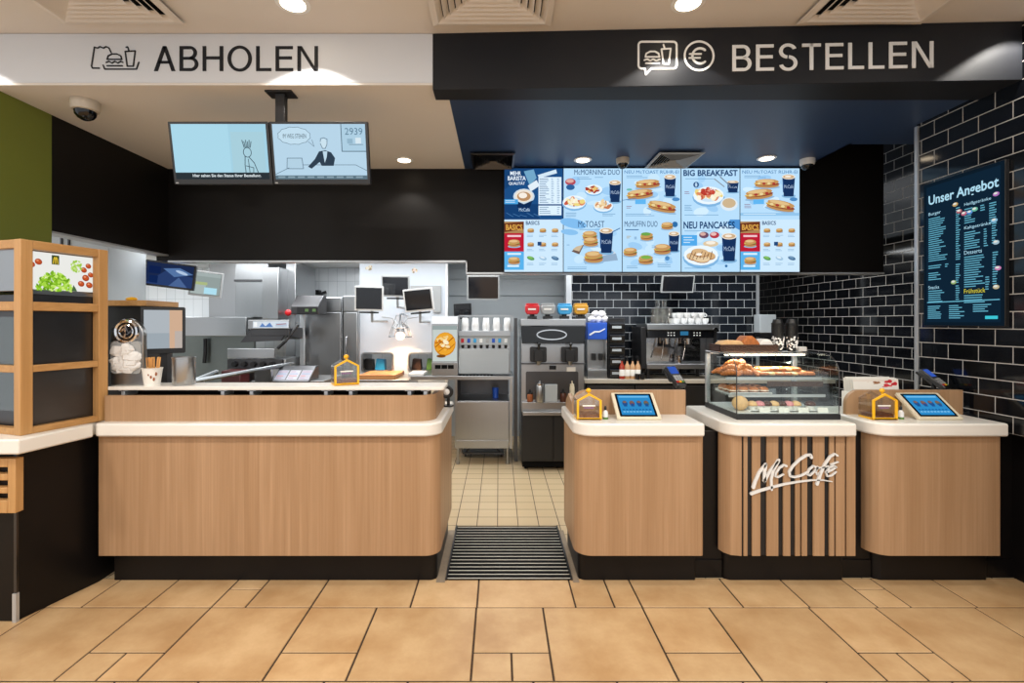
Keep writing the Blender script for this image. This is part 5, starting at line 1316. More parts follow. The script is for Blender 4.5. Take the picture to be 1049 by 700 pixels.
for i, (px, dz) in enumerate(((606.5, 0), (613, .0), (619, 0), (610, .05), (616.5, .05))):
    x = PX(px, 6.3); m = MB(); m.ball((x, 6.3, Zb(333) + .03 + .045 + dz * 1.3), .052, .048, .046, 9, 6, .16)
    solo('white_bag', m, M['napkin'], 'white rounded packet on top of the blue-headed dispenser', 'packet', group='white packets on the blue-headed dispenser')
# drawer tower
xa, xb = PX(623.5, 6.2), PX(641, 6.2)
t = thing('drawer_tower', 'tower of five dark tilt bins on the back counter before the tiles', 'storage bins', ((xa + xb) / 2, 6.35, zc_))
m = MB(); m.box(xa, xb, 6.24, 6.55, zc_ + .001, Zb(326)); part('case', m, M['black_mat'], t, .004)
for i in range(5):
    z0_ = zc_ + .02 + i * (Zb(327) - zc_ - .03) / 5; hh = (Zb(327) - zc_ - .03) / 5 - .02
    m = MB(); m.prism([(6.17, z0_ + hh * .75), (6.2, z0_), (6.26, z0_), (6.26, z0_ + hh)], xa + .015, xb - .015, 'x'); b_ = part('bin', m, M['screen_off'], t, .004)
    m = MB(); m.box(xa + .04, xb - .06, 6.178, 6.186, z0_ + hh * .3, z0_ + hh * .55); part('bin_label', m, M['grey_panel'], b_)
# syrup bottles
for i, (px, mt) in enumerate(((637, 'syrup_red'), (642.5, 'syrup_tan'), (648, 'syrup_tan'), (653.5, 'syrup_tan'))):
    y = 6.18; x = PX(px, y); z = zc_ + .001
    t = thing('syrup_bottle', ('red syrup bottle with pump beside the drawer tower' if i == 0 else 'tan syrup bottle with pump before the black tiles'), 'bottle', (x, y, z), group=None if i == 0 else 'tan syrup bottles by the espresso machine')
    m = MB(); m.lathe((x, y, z), [(.032, 0), (.034, .01), (.034, .15), (.026, .18), (.013, .2), (.013, .23)], 16); part('bottle', m, M[mt], t)
    m = MB(); m.lathe((x, y, z), [(.0345, .04), (.0345, .12), (.034, .121)], 16); part('paper_label', m, M['paper'], t)
    m = MB(); m.cyl((x, y, z + .23), (x, y, z + .25), .016); m.tube([(x, y, z + .25), (x, y, z + .29), (x - .03, y - .02, z + .285)], .006); part('pump', m, M['black_mat'], t)
for i, px in enumerate((653, 658)):
    x = PX(px, 6.14); m = MB(); m.lathe((x, 6.14, zc_), [(.025, 0), (.03, .07), (.001, .071)], 14); solo('black_cup', m, M['black_mat'], 'small black cup before the syrup bottles', 'cup', group='small black cups')
# espresso machine
xa, xb = PX(657, 6.15), PX(735, 6.15); Ze = lambda py: PZ(py, 6.15)
t = thing('espresso_machine', 'wide steel two-group espresso machine on the back counter', 'coffee machine', ((xa + xb) / 2, 6.35, zc_))
m = MB(); m.box(xa, xa + .07, 6.16, 6.6, Ze(378), Ze(335)); part('side_cheek', m, M['black_mat'], t, .006)
m = MB(); m.box(xb - .05, xb, 6.16, 6.6, Ze(378), Ze(335)); part('side_cheek', m, M['black_mat'], t, .006)
m = MB(); m.box(xa + .07, xb - .05, 6.36, 6.6, Ze(378), Ze(340)); part('back_panel', m, M['chrome'], t, .003)
m = MB(); m.box(xa + .07, xb - .05, 6.13, 6.36, Ze(346.5), Ze(338)); part('control_panel', m, M['black_gloss'], t, .006)
m = MB(); m.box(xa + .06, xb, 6.1, 6.6, Ze(338) + .0005, Ze(332)); part('cup_tray', m, M['steel_h'], t, .004)
m = MB(); m.cyl((xb - .045, 6.12, Ze(338)), (xb - .045, 6.09, Ze(338)), .03, n=20); part('steam_knob', m, M['chrome'], t)
for i, px in enumerate((684.5, 687.5, 690.5, 711, 714, 717)):
    for j in (0, 1):
        m = MB(); x = PX(px, 6.13); m.cyl((x, 6.131, Ze(341 + j * 2.6)), (x, 6.126, Ze(341 + j * 2.6)), .009, n=8); part('button', m, M['white_pl'], t)
m = MB(); m.box(PX(697, 6.13), PX(705, 6.13), 6.126, 6.131, Ze(343.6), Ze(339.6)); part('display', m, emit('espresso_display', '#3E8FC0', .5), t)
for px in (684, 706):
    x = PX(px, 6.2)
    m = MB(); m.cyl((x, 6.24, Ze(347)), (x, 6.24, Ze(353)), .05, .045, 20); g = part('group_head', m, M['chrome'], t)
    m = MB(); m.cyl((x, 6.24, Ze(353)), (x, 6.24, Ze(356)), .044, n=20); m.tube([(x, 6.2, Ze(354.5)), (x + .03, 6.08, Ze(356.5))], .014); part('portafilter', m, M['black_mat'], g)
    m = MB(); m.tube([(x - .05, 6.2, Ze(348)), (x - .07, 6.17, Ze(358)), (x - .1, 6.16, Ze(369))], .009); part('steam_wand', m, M['chrome'], g)
m = MB(); m.box(xa + .07, xb - .05, 6.14, 6.36, Ze(378), Ze(373)); part('drip_tray', m, M['steel_h'], t, .004)
for x in (xa + .1, xb - .1):
    for y in (6.2, 6.52):
        m = MB(); m.cyl((x, y, zc_), (x, y, Ze(377)), .022); part('foot', m, M['black_mat'], t)
m = MB(); x = PX(697, 6.18)
m.lathe((x, 6.22, Ze(373) + .001), [(.034, 0), (.038, .02), (.033, .08), (.035, .1), (.03, .1)], 18); solo('milk_jug', m, M['chrome'], 'small steel milk jug on the espresso machine drip tray', 'jug')
# glasses on the machine
zg = Ze(332) + .001
m = MB(); m.lathe((0, 0, 0), [(.03, 0), (.04, .1), (.038, .1), (.028, .006)], 16)
gl = solo('clear_glass', m, M['acrylic'], 'upright clear glass on the espresso machine, stacked side', 'glass', (0, 0, 0), 'clear glasses on the espresso machine')
first = True
for lay in range(3):
    for i in range(3 if lay else 3):
        for j in range(2):
            if lay == 2 and (i == 2 or j == 1): continue
            o = gl if first else gl.copy()
            if not first: COL.objects.link(o)
            first = False
            o.location = (PX(669 + i * 6.6 + lay, 6.3), 6.2 + j * .14, zg + lay * .101)
m = MB(); m.lathe((0, 0, 0), [(.028, 0), (.045, .035), (.047, .07), (.044, .07), (.03, .008)], 18); m.torus((.052, 0, .038), .018, .006, 'y', 14, 6)
wc = solo('white_cup', m, M['white_pl'], 'white coffee cup on the espresso machine', 'cup', (0, 0, 0), 'white coffee cups on the espresso machine'); first = True
for lay in range(2):
    for i in range(5 - lay):
        for j in range(2):
            o = wc if first else wc.copy()
            if not first: COL.objects.link(o)
            first = False
            o.location = (PX(690 + i * 7.2 + lay * 3.4, 6.3), 6.2 + j * .15, zg + lay * .071); o.rotation_euler = (0, 0, (i * 2.1 + j) % 6.28)
# wall dispenser
m = MB(); m.prism(rrect(PX(774.5, 6.6), PX(791, 6.6), PZ(341, 6.6), PZ(322.5, 6.6), .01), 6.5, 6.66, 'y'); 
t = thing('towel_dispenser', 'pale grey paper towel dispenser at the corner of the back wall', 'dispenser', (PX(783, 6.6), 6.6, PZ(346, 6.6))); part('cover', m, M['grey_panel'], t, .006)
m = MB(); m.box(PX(776, 6.6), PX(790, 6.6), 6.52, 6.68, PZ(345.5, 6.6), PZ(341, 6.6)); part('outlet', m, M['steel_dark'], t)

# ------------------------------------------------------------------ order monitors
def monitor(label, px, py, Y, w, h, tilt=0, roll=0, yaw=0, frame='grey_pl', scr=None, arm='down', reach=.3, group='kitchen order monitors'):
    x, z = PX(px, Y), PZ(py, Y)
    t = thing('kitchen_monitor', label, 'monitor', (x, Y, z), 0, group, local=True)
    R = Matrix.Rotation(math.radians(yaw), 4, 'Z') @ Matrix.Rotation(math.radians(tilt), 4, 'X') @ Matrix.Rotation(math.radians(roll), 4, 'Y')
    m = MB(R); m.prism(rrect(-w / 2, w / 2, -h / 2, h / 2, .008), 0, .035, 'y'); m.box(-w * .3, w * .3, .035, .07, -h * .3, h * .3); part('housing', m, M[frame], t, .003)
    m = MB(R); m.box(-w / 2 + .018, w / 2 - .018, -.003, .001, -h / 2 + .022, h / 2 - .018)
    part('screen', m, scr or M['screen_off'], t)
    m = MB()
    d = -h / 2 - .12 if arm == 'down' else h / 2 + .1
    if arm == 'ceil': m.tube([(0, .06, 0), (0, .12, 0), (0, .12, ZK - z)], .014)
    else: m.tube([(0, .06, 0), (0, .12, 0), (0, .14, d), (0, reach, d)], .016); part('arm', m, M['grey_pl'], t)
    if arm == 'down':
        m = MB(R); m.box(-w * .33, w * .33, .01, .05, -h / 2 - .03, -h / 2 - .012); part('bump_bar', m, M['black_mat'], t)
    return t
monitor('square dark order monitor before the white panel, next to the steel fridge', 378, 306, 5.7, .33, .29, 6, 1, 8, 'white_pl', reach=.9)
monitor('square dark order monitor mounted highest on the white panel', 405, 293.5, 5.95, .35, .26, 8, 1, -4, 'grey_pl', reach=.65)
monitor('square brownish order monitor, tilted, nearest the pie picture', 428.5, 307.5, 5.7, .35, .27, 8, -5, -6, 'white_pl', reach=.9)
monitor('wide dark order monitor high above the drinks station', 495, 295, 6.3, .42, .32, 12, 0, 0, 'grey_pl', arm='up', reach=1.0)
monitor('small black monitor behind the drinks station cups', 474, 318, 6.6, .24, .18, 6, -3, 10, 'black_mat', reach=.7)
monitor('dark monitor under the header before the black tiles, above the coffee glasses', 694.5, 291, 6.4, .43, .24, 16, 0, 0, 'grey_pl', arm='up')
p1 = pm('camera_screen', '#10182E', .15)
mo = monitor('wide monitor with dark blue camera picture by the white tiles', 174, 282, 5.3, .5, .28, 0, 7, 12, 'black_mat', arm='ceil')
def mpic(mo, w, h, yaw, tilt, roll, draw):
    R = Matrix.Rotation(math.radians(yaw), 4, 'Z') @ Matrix.Rotation(math.radians(tilt), 4, 'X') @ Matrix.Rotation(math.radians(roll), 4, 'Y')
    p = Pic(100, 60); draw(p); r = R.to_3x3()
    p.build('picture', M['screen'], mo, r @ Vector((-w / 2 + .02, -.0035, h / 2 - .02)), r @ Vector((1, 0, 0)), r @ Vector((0, 0, 1)), w - .04, h - .042)
def cam(p):
    p.rect(0, 0, 100, 60, '#1A2748'); p.poly([(0, 60), (40, 20), (100, 30), (100, 60)], '#263A66'); p.poly([(35, 14), (60, 34), (100, 22), (70, 8)], '#51709F'); p.rect(5, 10, 30, 30, '#0E1F4A'); p.ell(75, 20, 14, 4, '#A9BEDA', .3); p.poly([(50, 60), (70, 34), (90, 60)], '#47618F'); p.rect(8, 36, 26, 56, '#0F234F')
mpic(mo, .5, .28, 12, 0, 7, cam)
mo = monitor('pale order monitor beside the blue camera monitor', 211, 291, 5.6, .33, .29, 0, 6, 24, 'grey_pl', arm='ceil')
def pal(p):
    p.rect(0, 0, 100, 60, '#8E9A98'); p.rect(0, 26, 55, 34, '#A5B37E'); p.rect(0, 34, 50, 60, '#A3B0AE'); p.rect(46, 40, 90, 58, '#A9D8E8'); p.rect(0, 0, 100, 10, '#9DA9A8')
mpic(mo, .33, .29, 24, 0, 6, pal)

# ------------------------------------------------------------------ heated pass with white panel
yp = 6.6; Zp = lambda py: PZ(py, yp)
xa, xb = PX(368.5, yp), PX(456.5, yp)
t = thing('heated_pass', 'white pass-through panel with two rounded openings between kitchen and counter', 'pass-through panel', ((xa + xb) / 2, yp, 0))
m = MB(); o1 = (PX(371, yp), PX(402.5, yp)); o2 = (PX(418.5, yp), xb - .02); zo0, zo1 = Zp(380.5), Zp(362)
m.box(xa, xb, yp, yp + .05, zo1, 2.6); m.box(xa, xb, yp, yp + .05, .9, zo0); m.box(xa, o1[0], yp, yp + .05, zo0, zo1); m.box(o1[1], o2[0], yp, yp + .05, zo0, zo1); m.box(o2[1], xb, yp, yp + .05, zo0, zo1)
part('panel', m, M['white_panel'], t)
for a, b in (o1, o2):
    m = MB(); P1 = rrect(a - .012, b + .012, zo0 - .012, zo1 + .012, .05); P2 = rrect(a + .012, b - .012, zo0 + .012, zo1 - .012, .04)
    for i in range(len(P1)): j = (i + 1) % len(P1); m.prism([P1[i], P1[j], P2[j], P2[i]], yp - .012, yp + .055, 'y')
    part('opening_rim', m, M['steel'], t)
m = MB(); m.box(xb, xb + .03, yp - .02, yp + .08, .9, 2.6); part('edge_post', m, M['white_pl'], t)
m = MB(); m.box(xa, xb, yp + .05, 7.2, .9, zo0); part('chute_shelf', m, M['steel'], t)
for i, px in enumerate((373.5, 400)):
    pass
for lab, px, py in (('small tan cluster of notices high on the white panel, fridge side', 377.5, 274.5), ('small tan cluster of notices high on the white panel, pie picture side', 425, 277)):
    t2 = thing('wall_notice', lab, 'notice', (PX(px, yp), yp - .002, Zp(py + 4)), group='tan notices on the white panel'); p = Pic(20, 14); rr = random.Random(px)
    m = MB(); m.box(PX(px - 5.5, yp), PX(px + 5.5, yp), yp - .003, yp, Zp(py + 4.5), Zp(py - 4.5)); part('card', m, M['white_panel'], t2)
    for i in range(12): p.ell(10 + rr.uniform(-6, 6), 7 + rr.uniform(-4, 4), rr.uniform(1, 2.6), rr.uniform(.8, 2), rr.choice(['#C9B892', '#B9A077', '#D9CFB8', '#8C7A5C', '#D8B7A8']))
    p.build('printed_picture', M['print'], t2, (PX(px - 5.5, yp), yp - .0035, Zp(py - 4.5)), (1, 0, 0), (0, 0, 1), PX(px + 5.5, yp) - PX(px - 5.5, yp), Zp(py - 4.5) - Zp(py + 4.5))
# dark slot with a cable box behind the tilted monitor
m = MB(); m.box(PX(421, yp), PX(452, yp), yp - .03, yp, Zp(298), Zp(293)); m.box(PX(444, yp), PX(452, yp), yp - .03, yp, Zp(320), Zp(298)); solo('cable_box', m, M['grey_pl'], 'grey angled cable box on the white panel behind the tilted monitor', 'cable box')
# heat lamp
yl = 6.36; xl_ = PX(410, yl); zl_ = PZ(342, yl)
t = thing('heat_lamp', 'hanging wire heat lamp glowing above the pass shelf', 'heat lamp', (xl_, yl, zl_))
m = MB()
for k in range(14):
    a = 2 * PI * k / 14; m.tube([(xl_ + .15 * math.cos(a), yl + .15 * math.sin(a), zl_ - .04), (xl_ + .11 * math.cos(a), yl + .11 * math.sin(a), zl_ + .08), (xl_ + .03 * math.cos(a), yl + .03 * math.sin(a), zl_ + .15)], .004, 5)
m.torus((xl_, yl, zl_ - .04), .15, .007, 'z'); m.torus((xl_, yl, zl_ + .08), .11, .006, 'z'); part('wire_basket', m, M['steel'], t)
m = MB(); m.lathe((xl_, yl, zl_ + .03), [(.055, 0), (.05, .05), (.025, .1), (.02, .14)], 18); part('lamp_holder', m, M['steel'], t)
m = MB(); m.ball((xl_, yl, zl_ - .03), .06, .06, .05, 16, 8); part('bulb', m, M['heat'], t)
m = MB()
for s_ in (-1, 1):
    m.tube([(xl_ + s_ * .02, yl, zl_ + .1), (xl_ + s_ * .1, yl, zl_ + .2), (xl_ + s_ * .24, yl, zl_ + .22), (xl_ + s_ * .25, yl + .235, zl_ + .22)], .006, 6)
    m.tube([(xl_ + s_ * .14, yl, zl_), (xl_ + s_ * .05, yl, zl_ + .24), (xl_ + s_ * .05, yl + .235, zl_ + .24)], .005, 6)
m.tube([(xl_, yl, zl_ + .1), (xl_, yl, zl_ + .26), (xl_, yl + .235, zl_ + .26)], .012, 8)
part('wire_arm', m, M['steel'], t)
# wood-toned heated shelf and landing
zs_ = PZ(389.5, 5.9)
t = thing('landing_shelf', 'warm-lit landing shelf with wooden edge under the heat lamp', 'shelf', (PX(392, 6.2), 6.2, .9))
m = MB(); m.box(PX(361, 5.9), PX(419, 5.9), 5.9, 6.55, .85, zs_); part('steel_base', m, M['steel_h'], t, .004)
m = MB(); m.box(PX(367, 5.95), PX(405, 5.95), 5.96, 6.5, zs_, zs_ + .055); part('wooden_board', m, wood('board_wood', '#C98F5A', '#B87C48', '#A26A3C', 'x'), t, .006)
m = MB(); m.box(PX(419, 5.9), PX(434, 5.9), 5.86, 6.2, zd + .0, zd + .03); part('white_block', m, M['white_pl'], t, .004)
# paper-wrapped boxes inside the openings
for i, (px, mt, lb) in enumerate(((378, 'black_mat', 'dark tray standing in the first pass opening'), (390, 'cyan', 'blue-grey carton standing in the first pass opening'), (427, 'wicker', 'brown carton standing in the second pass opening'), (442, 'green_pl', 'green carton standing in the second pass opening'))):
    m = MB(); x = PX(px, 6.8); m.prism([(x - .07, zo0 + .001), (x + .07, zo0 + .001), (x + .06, zo0 + .15), (x - .05, zo0 + .16)], 6.75, 6.87, 'y'); solo('food_carton', m, M[mt], lb, 'carton', bevel=.006)

# ------------------------------------------------------------------ left kitchen: fridges, hood, grill
yf = 6.5; Zf = lambda py: PZ(py, yf)
for lab, a, b, top in (('wide steel fridge with dark device on top, left of the white panel', 309, 350, 304.5), ('narrow steel fridge half hidden by the white panel', 351, 366.5, 303)):
    xa, xb = PX(a, yf), PX(b, yf)
    t = thing('steel_fridge', lab, 'fridge', ((xa + xb) / 2, 6.9, 0), group='steel fridges')
    m = MB(); m.box(xa, xb, yf + .04, 7.25, .1, Zf(top)); part('body', m, M['steel'], t, .005)
    m = MB(); m.box(xa + .01, xb - .01, yf, yf + .038, .14, Zf(320)); d = part('door', m, M['steel'], t, .006)
    m = MB(); m.box(xa + .01, xb - .01, yf, yf + .038, Zf(319), Zf(top + .5)); part('top_panel', m, M['steel_h'], t, .005)
    m = MB(); xh = xa + .06; m.tube([(xh, yf, Zf(345)), (xh, yf - .04, Zf(346)), (xh, yf - .04, Zf(372)), (xh, yf, Zf(373))], .011); part('handle', m, M['chrome'], d)
    for x in (xa + .06, xb - .06):
        for y in (yf + .1, 7.15):
            m = MB(); m.cyl((x, y, 0), (x, y, .105), .02); part('foot', m, M['steel_dark'], t)
ydv = 6.1; xa, xb = PX(298, ydv), PX(326, ydv)
t = thing('wall_controller', 'dark sloped controller box with two green displays by the steel fridge', 'controller', ((xa + xb) / 2, ydv, PZ(323, ydv)))
m = MB(); m.prism([(ydv, PZ(322, ydv)), (ydv + .3, PZ(322, ydv)), (ydv + .3, PZ(302, ydv)), (ydv + .18, PZ(302, ydv)), (ydv, PZ(314, ydv))], xa, xb, 'x'); part('housing', m, M['steel_dark'], t, .005)
m = MB(); m.box(xa + .08, xb - .01, ydv - .008, ydv, PZ(321.5, ydv), PZ(314.5, ydv)); part('panel', m, M['black_mat'], t)
for px in (314.5, 322): 
    m = MB(); m.box(PX(px - 1.8, ydv), PX(px + 1.8, ydv), ydv - .011, ydv - .008, PZ(319.5, ydv), PZ(316.5, ydv)); part('display', m, emit('green_display', '#7C9A6A', .6), t)
m = MB(); m.box(PX(308, 6.4), PX(312, 6.4), 6.38, 6.42, 0, PZ(322, 6.4)); part('upright', m, M['alu'], t, .003)
# hooks on the tiles
for lab, px in (('small black hook device on the tiles above the controller', 311.5), ('small black scoop hook on the tiles above the fridge', 327)):
    m = MB(); x, z = PX(px, 8.05), PZ(300.5, 8.05); m.tube([(x - .1, 8.02, z + .04), (x - .05, 8.0, z), (x + .06, 8.0, z - .01), (x + .13, 8.02, z + .02)], .025, 6); m.box(x - .05, x + .02, 7.98, YK + .001, z - .03, z + .05); solo('wall_hook', m, M['black_mat'], lab, 'hook')
# hood
yo = 6.7; Zo = lambda py: PZ(py, yo)
t = thing('extractor_hood', 'large steel extractor hood with duct over the grills', 'extractor hood', (PX(240, yo), 7.0, Zo(345)))
m = MB(); m.box(PX(181, yo), PX(258, yo), 6.55, 7.6, Zo(344), Zo(325)); part('front_canopy', m, M['steel_h'], t, .005)
m = MB(); m.box(PX(205, yo), PX(240, yo), 6.9, 7.6, Zo(325) + .0005, 2.62); part('plenum', m, M['steel'], t, .004)
m = MB(); m.box(PX(240.5, yo), PX(274, yo), 6.72, 7.6, Zo(325) + .0005, 2.62); part('plenum', m, M['steel'], t, .004)
m = MB(); m.box(PX(240, yo), PX(275, yo), 6.69, 6.725, Zo(288.5), Zo(286.5)); part('seam_bar', m, M['steel_dark'], t)
m = MB(); m.box(PX(274, yo), PX(290, yo), 6.55, 7.6, Zo(327), Zo(275)); part('duct', m, M['steel'], t, .005)
m = MB(); m.box(PX(288, yo), PX(298, yo), 6.85, 7.6, 1.2, Zo(268)); part('end_column', m, M['steel'], t, .005)
m = MB(); x, z = PX(294.5, 6.6), PZ(320.5, 6.6); m.ball((x, 6.62, z), .045, .03, .045, 16, 8); m.cyl((x, 6.62, z), (x, 6.86, z), .025); part('emergency_button', m, M['red'], t, label='red emergency push button')
m = MB(); m.box(PX(150, 7.4), PX(262, 7.4), 7.35, 7.4, 0, PZ(343, 7.4)); solo('back_splash', m, pm('grey_green_steel', '#6F7674', .3, .7, .15, 4), 'grey-green steel splash panel under the hood', 'splash panel')
m = MB()
for px in (209.5, 211): m.tube([(PX(px, 7.3), 7.3, PZ(347, 7.3)), (PX(px, 7.3), 7.3, PZ(362, 7.3)), (PX(px - 1, 7.3), 7.3, PZ(372, 7.3))], .018, 6)
solo('hanging_hose', m, M['black_mat'], 'black hose hanging in front of the grey-green splash panel', 'hose')
# clamshell grill
yg_ = 6.0; G = lambda py: PZ(py, yg_)
t = thing('clamshell_grill', 'steel clamshell grill with raised upper plate and labelled control strip', 'grill', (PX(265, yg_), 6.3, 0))
m = MB(); m.box(PX(234, yg_), PX(292, yg_), 6.0, 6.45, .2, G(368)); part('body', m, M['steel'], t, .005)
m = MB(); m.box(PX(235, yg_), PX(283, yg_), 5.95, 6.0, G(367), G(357)); part('front_rail', m, M['steel_h'], t, .006)
m = MB(); m.box(PX(234, yg_), PX(290, yg_), 5.97, 6.0, G(378), G(368)); part('knob_panel', m, M['steel_dark'], t, .003)
for i in range(5):
    m = MB(); x = PX(240 + i * 9.6, 5.95); m.cyl((x, 5.97, G(373)), (x, 5.93, G(373)), .035, .03, 16); part('knob', m, M['black_mat'], t)
m = MB(); m.prism([(5.98, G(344)), (6.46, G(349)), (6.46, G(336)), (5.98, G(337))], PX(258, yg_), PX(297, yg_), 'x'); part('upper_plate', m, M['steel_dark'], t, .005)
m = MB(); m.prism([(PX(246, 6.0), G(351)), (PX(288, 6.0), G(349)), (PX(297, 6.0), G(337)), (PX(257, 6.0), G(337))], 6.0, 6.03, 'y'); part('plate_underside', m, M['steel_dark'], t, .003)
m = MB(); m.box(PX(256.5, yg_), PX(298, yg_), 5.94, 5.99, G(337), G(328)); part('control_head', m, M['steel_h'], t, .005)
p = Pic(42, 8); p.rect(0, 0, 42, 8, '#C9D3DE'); p.rect(1, 1, 5, 7, '#E8ECEF'); p.poly([(8, 7), (11, 2), (15, 6), (20, 1.5), (24, 7)], '#4F79B8'); p.rect(27, 2, 40, 6.5, '#A9B9CC'); p.line([(28, 4), (39, 3)], .8, '#9E4A4A')
p.build('control_label', M['print'], t, (PX(259, 5.94), 5.9395, G(329.3)), (1, 0, 0), (0, 0, 1), PX(295.5, 5.94) - PX(259, 5.94), G(329.3) - G(336))
m = MB(); m.tube([(PX(284, 5.95), 5.96, G(357)), (PX(291, 5.95), 5.98, G(350)), (PX(300, 5.95), 6.1, G(333))], .02, 8); part('lift_arm', m, M['black_mat'], t)
for x in (PX(238, yg_), PX(288, yg_)):
    m = MB(); m.cyl((x, 6.05, 0), (x, 6.05, .21), .025); part('leg', m, M['steel'], t)
# prep tables nearest the ledge
y5 = 5.2; Q = lambda py: PZ(py, y5)
t = thing('prep_station', 'steel prep station with labelled sauce drawers behind the pickup ledge', 'prep table', (PX(270, y5), 5.5, 0))
m = MB(); m.box(PX(255, y5), PX(330, y5), 5.25, 5.85, .85, Q(391)); part('table', m, M['steel_h'], t, .004)
m = MB(); m.prism([(5.2, Q(391)), (5.5, Q(391)), (5.5, Q(377)), (5.42, Q(377))], PX(278, y5), PX(316, y5), 'x'); part('drawer_rack', m, M['steel_dark'], t, .004)
Rk = Vector((0, .22, Q(377) - Q(391))); Rk.normalize()
for i in range(3):
    p = Pic(12, 10); p.rect(0, 0, 12, 10, ('#8D90A0', '#A2A3AE', '#94929E')[i]); rr = random.Random(i)
    for k in range(4): p.rect(1, 1.2 + k * 2.2, rr.uniform(6, 11), 2 + k * 2.2, ('#8E6E86', '#6A7CA0', '#B05A5A')[k % 3])
    p.build('drawer_label', M['print'], t, Vector((PX(279.5 + i * 12.3, y5), 5.199, Q(391))) + Rk * .19, (1, 0, 0), Rk, .115, .16)
m = MB(); m.box(PX(260, y5), PX(277, y5), 5.22, 5.26, Q(392), Q(379)); part('steel_flap', m, M['steel'], t, .003)
m = MB(); m.box(PX(257, 5.7), PX(262, 5.7), 5.6, 5.85, 0, .86); m.box(PX(322, 5.7), PX(328, 5.7), 5.6, 5.85, 0, .86); part('leg_frame', m, M['steel'], t)
a = Vector((PX(197, 4.3), 4.3, PZ(391, 4.3))); b = Vector((PX(300, 5.6), 5.6, PZ(372.5, 5.6)))
m = MB(); m.tube([a, b], .02, 8); m.tube([a + Vector((-.05, 0, -.02)), Vector((PX(222, 4.8), 4.8, PZ(381, 4.8)))], .022, 8); part('shelf_rail', m, M['steel_mid'], t)
m = MB(); s_ = a.lerp(b, .08); m.cyl((s_.x, s_.y, 0), (s_.x, s_.y, s_.z), .018); part('rail_support', m, M['steel'], t)
# dark red bin under the rail
m = MB(); m.box(PX(236, 5.9), PX(255, 5.9), 5.7, 5.92, 0, PZ(380, 5.7)); solo('red_bin', m, pm('dark_red_plastic', '#4A1616', .4), 'dark red bin between grill and prep station', 'bin', bevel=.01)
# far corner: tall cupboards and posts seen over the display frame
yq = 4.7
t = thing('tall_cupboard', 'tall pale grey cupboard with two dark handles beyond the display frame', 'cupboard', (PX(70, yq), 4.9, 0))
m = MB(); m.box(PX(40, yq), PX(111, yq), yq, 5.2, 0, 2.56); part('body', m, M['grey_panel'], t)
for px in (64, 71.5):
    m = MB(); m.box(PX(px - .8, yq), PX(px + .8, yq), yq - .02, yq, PZ(253, yq), PZ(242, yq)); part('handle', m, M['steel_dark'], t, .003)
m = MB(); m.box(PX(122, 6.4), PX(128, 6.4), 6.36, 6.42, 0, 2.61); solo('steel_post', m, M['grey_pl'], 'grey steel post before the white tiled wall', 'post')
m = MB(); m.box(PX(104, 4.1), PX(163, 4.1), 3.95, 4.35, PZ(314, 4.1), PZ(308.5, 4.1)); m2 = m
t = thing('counter_shelf', 'dark shelf unit with wooden top behind the till monitor', 'shelf', (PX(134, 4.1), 4.15, 0)); part('wooden_top', m, M['oak_rail'], t, .003)
m = MB(); m.box(PX(106, 4.1), PX(158, 4.1), 4.0, 4.33, 0, PZ(314, 4.1)); part('carcass', m, M['black_mat'], t)
m = MB(); x = PX(133, 4.1); m.ball((x, 4.12, PZ(306.5, 4.12)), .05, .03, .018, 10, 6); solo('yellow_box', m, M['yellow'], 'small yellow lid on the wooden shelf top behind the till monitor', 'lid')
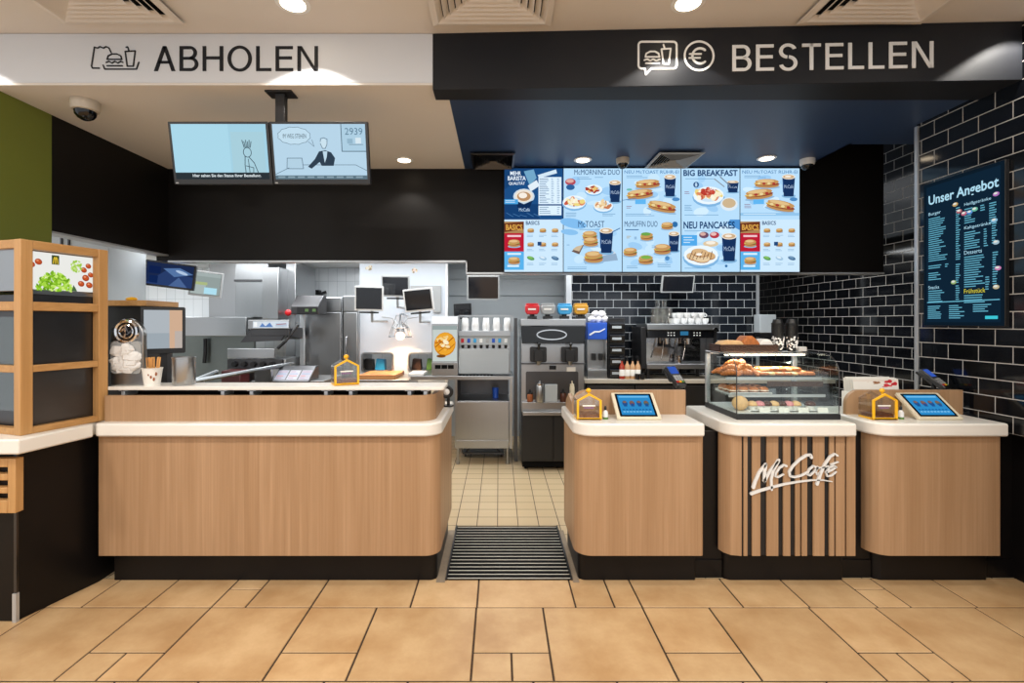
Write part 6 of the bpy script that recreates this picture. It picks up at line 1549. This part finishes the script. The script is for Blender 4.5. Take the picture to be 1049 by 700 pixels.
# ------------------------------------------------------------------ light
def lamp(name, typ, loc, power, col, rot=(0, 0, 0), **kw):
    l = bpy.data.lights.new(name, typ); l.energy = power; l.color = col
    for k_, v_ in kw.items(): setattr(l, k_, v_)
    o = bpy.data.objects.new(name, l); COL.objects.link(o); o.location = loc; o.rotation_euler = rot; return o
WARM = (1.0, .95, .88); NEUT = (.95, .98, 1.0)
for i, (x, y) in enumerate(LF + [(-3.5, 2.88), (3.24, 2.88)]):
    lamp('dining_downlight', 'SPOT', (x, y, ZF - .014), 42, WARM, spot_size=math.radians(112), spot_blend=.12, shadow_soft_size=.03)
for y in (.8, -1.2):
    for x in (-3.6, -1.2, 1.2, 3.6):
        lamp('dining_fill_lamp', 'AREA', (x, y, ZF - .02), 42, WARM, shape='DISK', size=.35)  # unseen lamps behind the camera, added as general fill
for x, y in LB:
    lamp('counter_downlight', 'SPOT', (x, y, ZC - .014), 22, WARM, spot_size=math.radians(110), spot_blend=.4, shadow_soft_size=.04)
for x, y, w, h, pw in ((-2.0, 5.7, 4.4, 1.1, 80), (2.1, 5.7, 3.0, 1.1, 62), (-2.4, 6.72, .8, .4, 20), (-5.2, 6.7, 1.2, .4, 30)):
    lamp('kitchen_fill_lamp', 'AREA', (x, y, ZK - .01), pw, NEUT, shape='RECTANGLE', size=w, size_y=h)  # unseen area lights; the two small ones added to brighten the tiled walls
lamp('heat_lamp_light', 'SPOT', (xl_, yl, zl_ - .07), 55, (1, .66, .36), spot_size=math.radians(150), spot_blend=.6, shadow_soft_size=.05)
lamp('case_light', 'AREA', (1.925, 3.515, 1.474), 2.6, (1, .9, .75), shape='RECTANGLE', size=.55, size_y=.03)
fd = Vector((ux, uy, 0))
w = bpy.data.worlds.new('daylight'); SC.world = w; w.use_nodes = True
bg = w.node_tree.nodes['Background']; bg.inputs[0].default_value = (.92, .96, 1.0, 1); bg.inputs[1].default_value = .95

# ------------------------------------------------------------------ camera and view
cd = bpy.data.cameras.new('camera'); cam_o = bpy.data.objects.new('camera', cd); COL.objects.link(cam_o)
cam_o.location = (0, 0, EYE); cam_o.rotation_euler = (PI / 2, 0, 0)
cd.sensor_width = 36; cd.sensor_fit = 'HORIZONTAL'; cd.lens = F / 1049 * 36
cd.shift_x = (524.5 - VX) / 1049; cd.shift_y = -(350 - VY) / 1049; cd.clip_start = .05
SC.camera = cam_o
SC.view_settings.view_transform = 'Standard'; SC.view_settings.look = 'None'; SC.view_settings.gamma = 1; SC.view_settings.use_curve_mapping = False
SC.view_settings.exposure = 0.18
cy = SC.cycles; cy.use_denoising = True; cy.max_bounces = 10; cy.transparent_max_bounces = 24; cy.sample_clamp_indirect = 6
